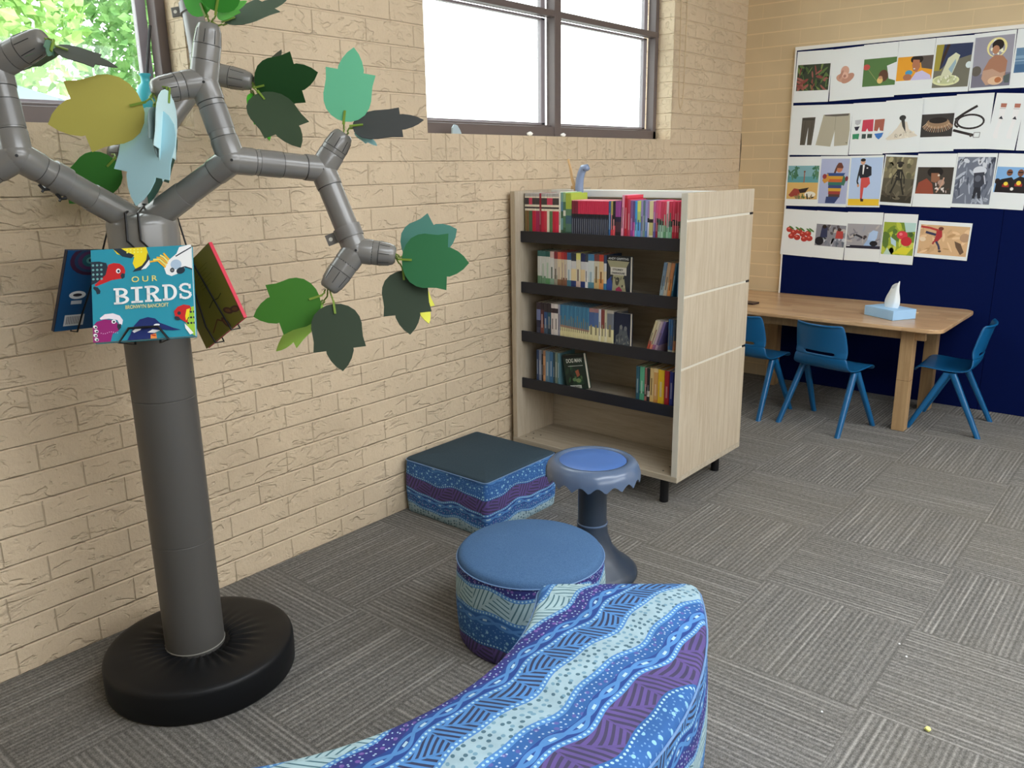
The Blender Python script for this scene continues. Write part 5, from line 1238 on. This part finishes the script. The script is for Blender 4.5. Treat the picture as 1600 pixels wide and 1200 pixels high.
for i in range(18):
    k += 1; a = 510+i*19.7; top = (200, 44, 78) if i > 2 else (120, 34, 52)
    book(0, k, xrow(0, f1(a)), xrow(0, f1(a+19.5)), .173, [(.035, BLK), (.10, (34, 36, 48)), (.58, (30, 34, 48) if i % 2 else (40, 44, 62)), (.66, BLK), (.985, top), (1.0, (226, 150, 160))], 'thin black paperback with a crimson top', title=(.14, .54, (112, 118, 132)))
for a, b, bd, w_ in ((865, 886, [(.66, (48, 96, 150)), (1, (58, 92, 140))], 'thin blue paperback'), (886, 906, [(.3, (200, 60, 70)), (.66, (60, 56, 50)), (1, (176, 160, 90))], 'thin dark book with a straw yellow top'), (906, 930, [(.4, (214, 80, 90)), (.55, BLK), (1, (36, 34, 38))], 'thin black book with a red foot'), (930, 980, [(.25, (40, 32, 40)), (.5, (70, 44, 56)), (.62, (40, 34, 60)), (1, (148, 70, 140))], 'black book with a purple top')):
    k += 1; book(0, k, xrow(0, f1(a)), xrow(0, f1(b)), .172, bd, w_)
k += 1; book(0, k, xrow(0, f1(982)), xrow(0, f1(1008)), .198, [(1, (222, 150, 176))], 'tall pink book', tilt=.03)
k += 1; book(0, k, xrow(0, f1(1016)), xrow(0, f1(1048)), .197, [(.94, (176, 26, 50)), (1, (200, 60, 76))], 'tall plain crimson book')
k += 1; book(0, k, xrow(0, f1(1049)), xrow(0, f1(1074)), .18, [(1, (190, 70, 96))], 'dull rose book')
MIX = [(1075, 1100, [(.5, (146, 70, 150)), (1, (126, 90, 140))], 'purple paperback'), (1100, 1118, [(.5, (206, 96, 170)), (1, (96, 80, 130))], 'magenta-footed paperback'), (1118, 1140, [(.45, (120, 190, 220)), (1, (70, 150, 214))], 'sky blue paperback'), (1140, 1174, [(.5, (96, 160, 220)), (.75, (170, 200, 120)), (1, (206, 220, 110))], 'blue paperback with a lime top'),
       (1174, 1196, [(.5, (140, 150, 180)), (1, (150, 140, 190))], 'lavender grey paperback'), (1196, 1216, [(.3, (120, 150, 140)), (1, (96, 120, 130))], 'slate green paperback'), (1216, 1240, [(.5, (90, 126, 190)), (1, (150, 150, 200))], 'periwinkle paperback'), (1240, 1256, [(.5, (210, 210, 230)), (.6, BLK), (1, (160, 130, 180))], 'white-footed lilac paperback'), (1256, 1294, [(.2, (220, 214, 190)), (.5, (190, 184, 120)), (.58, (50, 44, 44)), (1, (214, 206, 160))], 'cream yellow paperback'),
       (1294, 1318, [(.5, (96, 84, 150)), (1, (190, 96, 150))], 'violet paperback with a pink top'), (1318, 1340, [(.5, (140, 40, 60)), (.6, BLK), (1, (206, 84, 124))], 'maroon and pink paperback'), (1340, 1368, [(.45, (150, 190, 170)), (.58, (40, 60, 50)), (1, (216, 86, 120))], 'mint-footed pink paperback'), (1368, 1394, [(.45, (170, 206, 186)), (.55, (60, 70, 60)), (1, (196, 64, 92))], 'mint-footed crimson paperback'), (1394, 1420, [(.45, (96, 150, 110)), (.55, (190, 60, 70)), (1, (206, 72, 96))], 'green-footed red paperback'),
       (1420, 1444, [(.4, (160, 200, 180)), (1, (222, 190, 196))], 'pale mint and blush paperback'), (1444, 1478, [(.42, (130, 190, 160)), (.55, (60, 70, 64)), (1, (200, 60, 86))], 'wide mint-footed rose paperback'), (1478, 1502, [(.45, (180, 44, 66)), (.58, (46, 30, 36)), (1, (206, 66, 96))], 'dark-banded crimson paperback'), (1502, 1524, [(.45, (196, 60, 80)), (.58, (50, 34, 40)), (1, (190, 50, 76))], 'dark-banded raspberry paperback'), (1524, 1545, [(.45, (170, 40, 60)), (.55, BLK), (1, (212, 80, 110))], 'dark-banded pink paperback'), (1545, 1566, [(.4, (140, 160, 140)), (.55, (60, 50, 50)), (1, (196, 60, 88))], 'grey-footed red paperback')]
for a, b, bd, w_ in MIX:
    k += 1; book(0, k, xrow(0, f1(a)), xrow(0, f1(b)), .176+rb_.uniform(-.002, .002), bd, w_)
# --- second shelf
f2 = lambda a: 820+a/6.4
WH = (190, 192, 186); NV = (34, 44, 84); TL_ = (50, 96, 92)
R2 = [(125, 160, [(.12, (150, 170, 150)), (.35, (96, 130, 100)), (.86, WH), (1, TL_)], 'white book with a teal top'), (160, 205, [(.35, (100, 136, 104)), (.86, WH), (1, TL_)], 'white teal-topped green-footed book'), (205, 250, [(.3, (90, 140, 96)), (.86, WH), (1, (40, 88, 84))], 'white book with deep teal top'), (250, 290, [(.3, (130, 160, 140)), (.84, (200, 200, 196)), (1, (196, 170, 164))], 'white book with a blush top'), (290, 325, [(.4, (150, 146, 130)), (.82, (180, 172, 160)), (1, (122, 40, 50))], 'buff book with a maroon top'),
      (325, 360, [(.3, (130, 96, 70)), (.82, (206, 192, 160)), (1, (196, 90, 70))], 'cream book with an orange-red top'), (360, 390, [(.35, (120, 84, 60)), (.82, (200, 184, 152)), (1, (176, 52, 52))], 'cream book with a red top'), (390, 420, [(.35, (130, 90, 70)), (.82, (190, 180, 164)), (1, (150, 44, 48))], 'stone book with a dark red top'), (420, 460, [(.3, (70, 120, 140)), (.82, (200, 204, 204)), (1, (52, 90, 130))], 'white book with a blue top'), (460, 510, [(.3, (38, 56, 110)), (.6, (214, 196, 154)), (.8, (196, 196, 196)), (1, (40, 48, 60))], 'navy and cream stepped book'),
      (510, 555, [(.3, (200, 176, 166)), (.84, (206, 200, 176)), (1, (206, 206, 120))], 'cream book with a lemon top'), (555, 600, [(.3, (40, 58, 112)), (.6, (210, 190, 150)), (.8, (190, 192, 194)), (1, NV)], 'cream-waisted navy book'), (600, 630, [(.4, (214, 214, 214)), (.8, (200, 204, 206)), (1, (60, 70, 80))], 'thin white book with a dark top'), (630, 690, [(.3, (80, 130, 150)), (.84, (196, 206, 206)), (1, (64, 120, 160))], 'thick white book with a sky blue top'), (690, 740, [(.4, (196, 170, 120)), (.84, (196, 190, 170)), (1, (110, 60, 60))], 'tan book with a brown-red top'),
      (740, 785, [(.4, (206, 140, 80)), (.84, (210, 186, 140)), (1, (180, 60, 46))], 'orange tan book with a red top'), (785, 812, [(.3, (50, 110, 150)), (.6, (206, 192, 160)), (.8, (190, 190, 190)), (1, (44, 60, 90))], 'thin blue-footed cream book')]
k = 0
for a, b, bd, w_ in R2: k += 1; book(1, k, xrow(1, f2(a)), xrow(1, f2(b)), .178, bd, w_)
def face_book(row, xa, xb, h, col, label, draw, tilt=0.0, th=.022, yo=.004):
    """book turned with its front cover to the room"""
    w_ = xb-xa; r = thing('book', label, 'book', (xa+w_/2, SPY+yo, SHELFZ[row]), 0, 'books on the '+ROWN[row])
    c, s = math.cos(tilt), math.sin(tilt); u_ = Vector((c, 0, -s)); v_ = Vector((-s, 0, -c))
    lift = max(0, s*w_) if tilt > 0 else max(0, -s*w_)*0
    TL = Vector((xa, SPY+yo, SHELFZ[row]+.001+lift))-v_*h
    f = MB(); M = Matrix((u_, v_, Vector((0, -1, 0)))).transposed(); n_ = Vector((0, -1, 0))
    f.box(TL+u_*(w_/2)+v_*(h/2)-n_*.0012, (w_, h, .0024), M); f.box(TL+u_*(w_/2)+v_*(h/2)-n_*(th-.0012), (w_, h, .0024), M); f.box(TL+u_*.0012+v_*(h/2)-n_*(th/2), (.0024, h, th), M); f.build('cover', paint(col, .4, 1.2), r)
    f = MB(); f.box(TL+u_*(w_/2)+v_*(h/2)-n_*(th/2), (w_-.006, h-.004, th-.005), M); f.build('pages', paint(PAGE, .8, 1.2), r)
    d = Decal(TL, u_, v_, w_, h, .0004); d.rd = random.Random(row+3); draw(d, r, TL, u_, v_, w_, h); d.build('cover_print', r); return r
def art2(d, r, TL, u, v, w, h):
    d.poly([(.0, .62), (.20, .50), (.30, 1), (0, 1)], (44, 70, 140)); d.poly([(.0, .10), (.95, .12), (.72, .42), (.86, .98), (.22, .98), (.28, .46)], (150, 148, 120)); d.rect(.0, .0, 1, .11, (22, 26, 32)); d.rect(.16, .27, .84, .46, (196, 194, 184)); d.poly([(.38, .98), (.40, .80), (.54, .74), (.66, .82), (.70, .98)], (150, 52, 84)); d.ell(.45, .62, .08, .10, (70, 70, 60)); scatter(d, .2, .48, .8, .8, 12, [(96, 96, 80), (176, 170, 140), (60, 62, 58)], .03, .06, .7)
    lettering('ANDY GRIFFITHS', TL+u*(w*.07)+v*(h*.085), u, v, .014, (196, 200, 200), r, .0001, w*.86)
    lettering('STOREY', TL+u*(w*.26)+v*(h*.35), u, v, .012, (60, 60, 60), r, .0001, w*.46); lettering('TREEHOUSE', TL+u*(w*.22)+v*(h*.435), u, v, .012, (60, 60, 60), r, .0001, w*.56)
face_book(1, xrow(1, f2(816)), xrow(1, f2(1050)), .176, (34, 42, 52), 'dark treehouse storybook with its cover facing out on the second shelf', art2)
def leaning(row, x0, items, f, h, shift, wpx):
    tl = math.atan2(xrow(row, f(x0+shift))-xrow(row, f(x0)), h); wd = xrow(row, f(x0+wpx))-xrow(row, f(x0)); a = xrow(row, f(x0))
    for i, (bd, lab) in enumerate(items):
        book(row, 1, a, a+wd*math.cos(tl)-.0003, h, bd, '', tilt=tl, where=lab); a += wd
LB = 'leaning book on the '
leaning(1, 1342, [([(.4, (150, 170, 180)), (.8, (110, 130, 150)), (1, (96, 120, 144))], 'pale blue-grey leaning book on the second shelf, leftmost of the leaning ones'), ([(.5, (190, 180, 160)), (1, (176, 150, 120))], 'cream leaning book on the second shelf'), ([(.5, (206, 140, 80)), (1, (176, 120, 80))], 'orange leaning book on the second shelf')], f2, .165, 46, 38)
leaning(1, 1460, [([(1, (40, 90, 120))], 'dark teal leaning book on the second shelf next to the orange one')], f2, .164, 42, 22)
book(1, 1, xrow(1, f2(1528)), xrow(1, f2(1560)), .168, [(.5, (90, 140, 190)), (1, (84, 120, 150))], '', where='light blue book at the right end of the second shelf')
# --- third shelf
BT = (66, 124, 156); CB = (214, 206, 160)
R3 = [(115, 155, [(.3, (60, 62, 80)), (.5, (40, 40, 60)), (.8, (110, 120, 160)), (1, (56, 44, 52))], 'dark blue-grey book'), (155, 190, [(.4, (120, 70, 60)), (.8, (76, 44, 50)), (1, (44, 34, 40))], 'maroon-black book'), (190, 225, [(.4, (70, 90, 110)), (.75, (44, 76, 120)), (1, (50, 42, 46))], 'inky blue book'), (225, 260, [(.4, (44, 60, 74)), (.75, (40, 80, 96)), (1, (48, 40, 46))], 'dark teal book'), (260, 295, [(.75, (206, 196, 190)), (.88, (56, 44, 50)), (1, (200, 192, 190))], 'white book with a dark collar'), (295, 330, [(.75, (210, 204, 200)), (.88, (50, 42, 50)), (1, (206, 200, 196))], 'second white book with a dark collar'), (330, 350, [(1, (150, 150, 166))], 'thin grey book')]
for i in range(14): a = 350+i*20.7; R3.append((a, a+20.6, [(.40-.012*i*.3, CB), (.46-.004*i, (160, 120, 110)), (1, BT if i % 2 else (58, 112, 146))], 'slim blue book with a cream foot'))
R3 += [(640, 690, [(.52, CB), (.9, (70, 96, 146)), (1, (160, 120, 120))], 'thick blue book with a tall cream foot'), (690, 735, [(.5, CB), (.9, (78, 104, 150)), (1, (150, 110, 116))], 'denim blue book with a cream foot'), (735, 760, [(.52, (222, 216, 190)), (1, (190, 194, 200))], 'white and cream book'), (760, 795, [(.5, CB), (1, (120, 58, 56))], 'brick red book with a cream foot'), (795, 820, [(.52, (224, 218, 190)), (1, (190, 186, 160))], 'pale cream book'), (820, 884, [(.5, CB), (.92, (110, 116, 126)), (1, (176, 170, 160))], 'thick grey book with a cream foot')]
k = 0
for a, b, bd, w_ in R3: k += 1; book(2, k, xrow(2, f2(a)), xrow(2, f2(b)), .172, bd, w_)
def art3(d, r, TL, u, v, w, h):
    d.rect(0, 0, 1, 1, (26, 34, 56)); d.poly([(.06, 1), (.12, .62), (.30, .56), (.36, .34), (.48, .30), (.56, .5), (.64, .36), (.76, .34), (.84, .56), (.96, .70), (1, 1)], (84, 90, 96)); d.ell(.44, .38, .09, .06, (116, 118, 118)); d.ell(.72, .40, .09, .06, (110, 112, 116)); scatter(d, .08, .55, .95, .98, 22, [(110, 114, 112), (66, 72, 80), (134, 136, 130)], .03, .08, .6)
face_book(2, xrow(2, f2(890)), xrow(2, f2(1050)), .165, (26, 34, 56), 'dark navy book with grey figures, cover facing out on the third shelf', art3)
leaning(2, 1208, [([(.15, (190, 170, 160)), (.4, (176, 80, 64)), (1, (196, 186, 150))], 'leftmost leaning book on the third shelf, cream with a red foot'), ([(.3, (206, 130, 110)), (1, (200, 192, 170))], 'cream leaning book on the third shelf, second of the leaning group'), ([(.3, (150, 96, 130)), (1, (176, 160, 170))], 'mauve leaning book on the third shelf, third of the leaning group'), ([(.3, (176, 150, 170)), (1, (110, 100, 150))], 'violet leaning book on the third shelf, nearest the upright blue books')], f2, .158, 104, 27)
for a, b, bd, lab in ((1436, 1458, [(.2, (176, 176, 160)), (1, (64, 110, 160))], 'blue upright book on the third shelf beside the leaning violet one'), (1458, 1484, [(.2, (150, 160, 170)), (1, (56, 100, 150))], 'blue book on the third shelf, second from its right end'), (1484, 1508, [(.2, (190, 180, 150)), (.45, (176, 120, 90)), (1, (70, 84, 100))], 'brown-banded slate book at the right end of the third shelf')): book(2, 1, xrow(2, f2(a)), xrow(2, f2(b)), .165, bd, '', where=lab)
# --- fourth shelf
R4 = [(115, 140, [(1, (44, 60, 92))], 'thin dark blue book'), (140, 166, [(1, (120, 126, 140))], 'grey book'), (166, 181, [(.6, BLK), (.9, (30, 30, 34)), (1, (90, 90, 90))], 'thin black book'), (181, 205, [(.85, (190, 140, 100)), (1, (150, 110, 84))], 'tan orange book'), (205, 246, [(1, (96, 126, 146))], 'blue-grey book'), (246, 280, [(1, (60, 104, 140))], 'mid-blue book'), (280, 300, [(1, (44, 66, 76))], 'dark slate book'), (300, 326, [(1, (110, 124, 110))], 'sage grey book'), (326, 346, [(1, (84, 120, 130))], 'sea blue book')]
k = 0
for a, b, bd, w_ in R4: k += 1; book(3, k, xrow(3, f2(a)), xrow(3, f2(b)), .172, bd, w_)
def art4(d, r, TL, u, v, w, h):
    d.rect(0, 0, 1, 1, (34, 48, 42)); d.rect(.02, .02, .98, .10, (18, 22, 24)); scatter(d, .05, .35, .95, .95, 26, [(50, 84, 56), (28, 40, 34), (74, 100, 66), (40, 60, 48)], .05, .12, .7); d.poly([(.50, .48), (.66, .44), (.70, .60), (.56, .66)], (146, 84, 60)); d.ell(.42, .72, .10, .05, (90, 120, 84)); d.rect(.16, .88, .70, .97, (190, 196, 190)); d.line([(.20, .335), (.90, .335)], .002, (200, 206, 200)); d.ell(.60, .75, .12, .06, (110, 130, 90))
    lettering('DOG MAN', TL+u*(w*.16)+v*(h*.235), u, v, .026, (200, 206, 198), r, .0004, w*.72)
    lettering('DAV PILKEY', TL+u*(w*.19)+v*(h*.945), u, v, .010, (40, 46, 44), r, .0001, w*.46)
face_book(3, xrow(3, f2(425)), xrow(3, f2(640)), .168, (30, 60, 46), 'dark green comic book leaning with its cover facing out on the fourth shelf', art4, tilt=-.20)
for a, b, h_, bd, lab in ((1112, 1148, .172, [(1, (40, 84, 100))], 'dark teal book at the left of the group on the right of the fourth shelf'), (1150, 1196, .173, [(.3, (76, 150, 116)), (.36, (50, 110, 84)), (1, (84, 160, 126))], 'bright green book on the fourth shelf'), (1198, 1222, .170, [(.25, (150, 96, 90)), (.5, (60, 50, 50)), (1, (130, 90, 84))], 'brown and pink book beside the green one on the fourth shelf'), (1224, 1250, .170, [(.25, (40, 38, 40)), (.4, (200, 196, 186)), (1, (34, 32, 36))], 'black book with a white band on the fourth shelf'), (1252, 1290, .174, [(.25, (206, 176, 110)), (1, (206, 180, 124))], 'cream yellow book on the fourth shelf'), (1291, 1332, .175, [(.2, (200, 140, 70)), (.9, (196, 150, 90)), (1, (214, 190, 140))], 'honey brown book on the fourth shelf'), (1334, 1396, .173, [(.1, (180, 150, 60)), (1, (216, 180, 40))], 'thick yellow book on the fourth shelf'), (1400, 1448, .172, [(1, (160, 36, 50))], 'red book on the fourth shelf'), (1450, 1490, .172, [(1, (36, 50, 130))], 'blue book at the right end of the fourth shelf')):
    book(3, 1, xrow(3, f2(a)), xrow(3, f2(b)), h_, bd, '', where=lab)
# ---------------- figurine and wooden ornament behind the top row
FY = 3.215
fg = thing('figurine', 'grey-blue long-necked toy dinosaur standing behind the books on the top shelf', 'toy', (xrow(0, 905), FY, SHELFZ[0]))
c = [on_y(u_, v_, FY) for u_, v_ in ((905, 318), (905, 304), (905, 292), (906, 280), (908.5, 270), (912, 262.5), (916.5, 262), (919, 265))]
mb = MB(); x0 = c[0].x
mb.tube([Vector((x0, FY, SHELFZ[0]+.06)), Vector((x0, FY, SHELFZ[0]+.12))]+c, [.026, .024, .022, .0205, .0195, .0185, .0175, .018, .016, .010], 18)
mb.build('neck', paint((122, 138, 168), .22, 1.3, .7), fg, smooth=True, angle=80)
mb = MB(); mb.sphere((x0-.004, FY, SHELFZ[0]+.055), .045, 18, 12, 0, (1.1, .75, .9))
mb.tube([(x0+.035, FY, SHELFZ[0]+.055), (x0+.07, FY, SHELFZ[0]+.03), (x0+.10, FY, SHELFZ[0]+.01)], [.022, .012, .004], 12); mb.build('body', paint((122, 138, 168), .22, 1.3, .7), fg, smooth=True, angle=80)
for sx in (-1, 1):
    for sy in (-1, 1): mb = MB(); mb.tube([(x0-.004+sx*.028, FY+sy*.018, SHELFZ[0]+.045), (x0-.004+sx*.030, FY+sy*.020, SHELFZ[0]+.0005)], [.014, .011], 12); mb.build('leg', paint((122, 138, 168), .22, 1.3, .7), fg, smooth=True, angle=50)
mb = MB(); e = on_y(914, 265.5, FY); mb.sphere(e+Vector((.002, -.012, .001)), .0032, 10, 8); mb.build('eye', M_BLACK, fg, smooth=True)
GY = 3.225; a = on_y(888, 249, GY); b = on_y(899, 296, GY)
mb = MB(); pp = [Vector((b.x+.004, GY, SHELFZ[0]+.005)), b, b.lerp(a, .35)+Vector((-.004, 0, 0)), b.lerp(a, .7), a]
for i in range(len(pp)-1):
    d_ = pp[i+1]-pp[i]; L_ = d_.length; d_.normalize(); M = Matrix((Vector((0, 1, 0)).cross(d_), Vector((0, 1, 0)), d_)).transposed(); mb.box((pp[i]+pp[i+1])/2, (.016-.0022*i, .008, L_+.004), M)
mb.box(b+Vector((-.010, 0, .008)), (.026, .0085, .016))
tag(mb.build('wooden_ornament', paint((206, 170, 124), .6, 1.2), bevel=.002), 'slim tan wooden ornament standing behind the books beside the toy dinosaur', 'ornament')
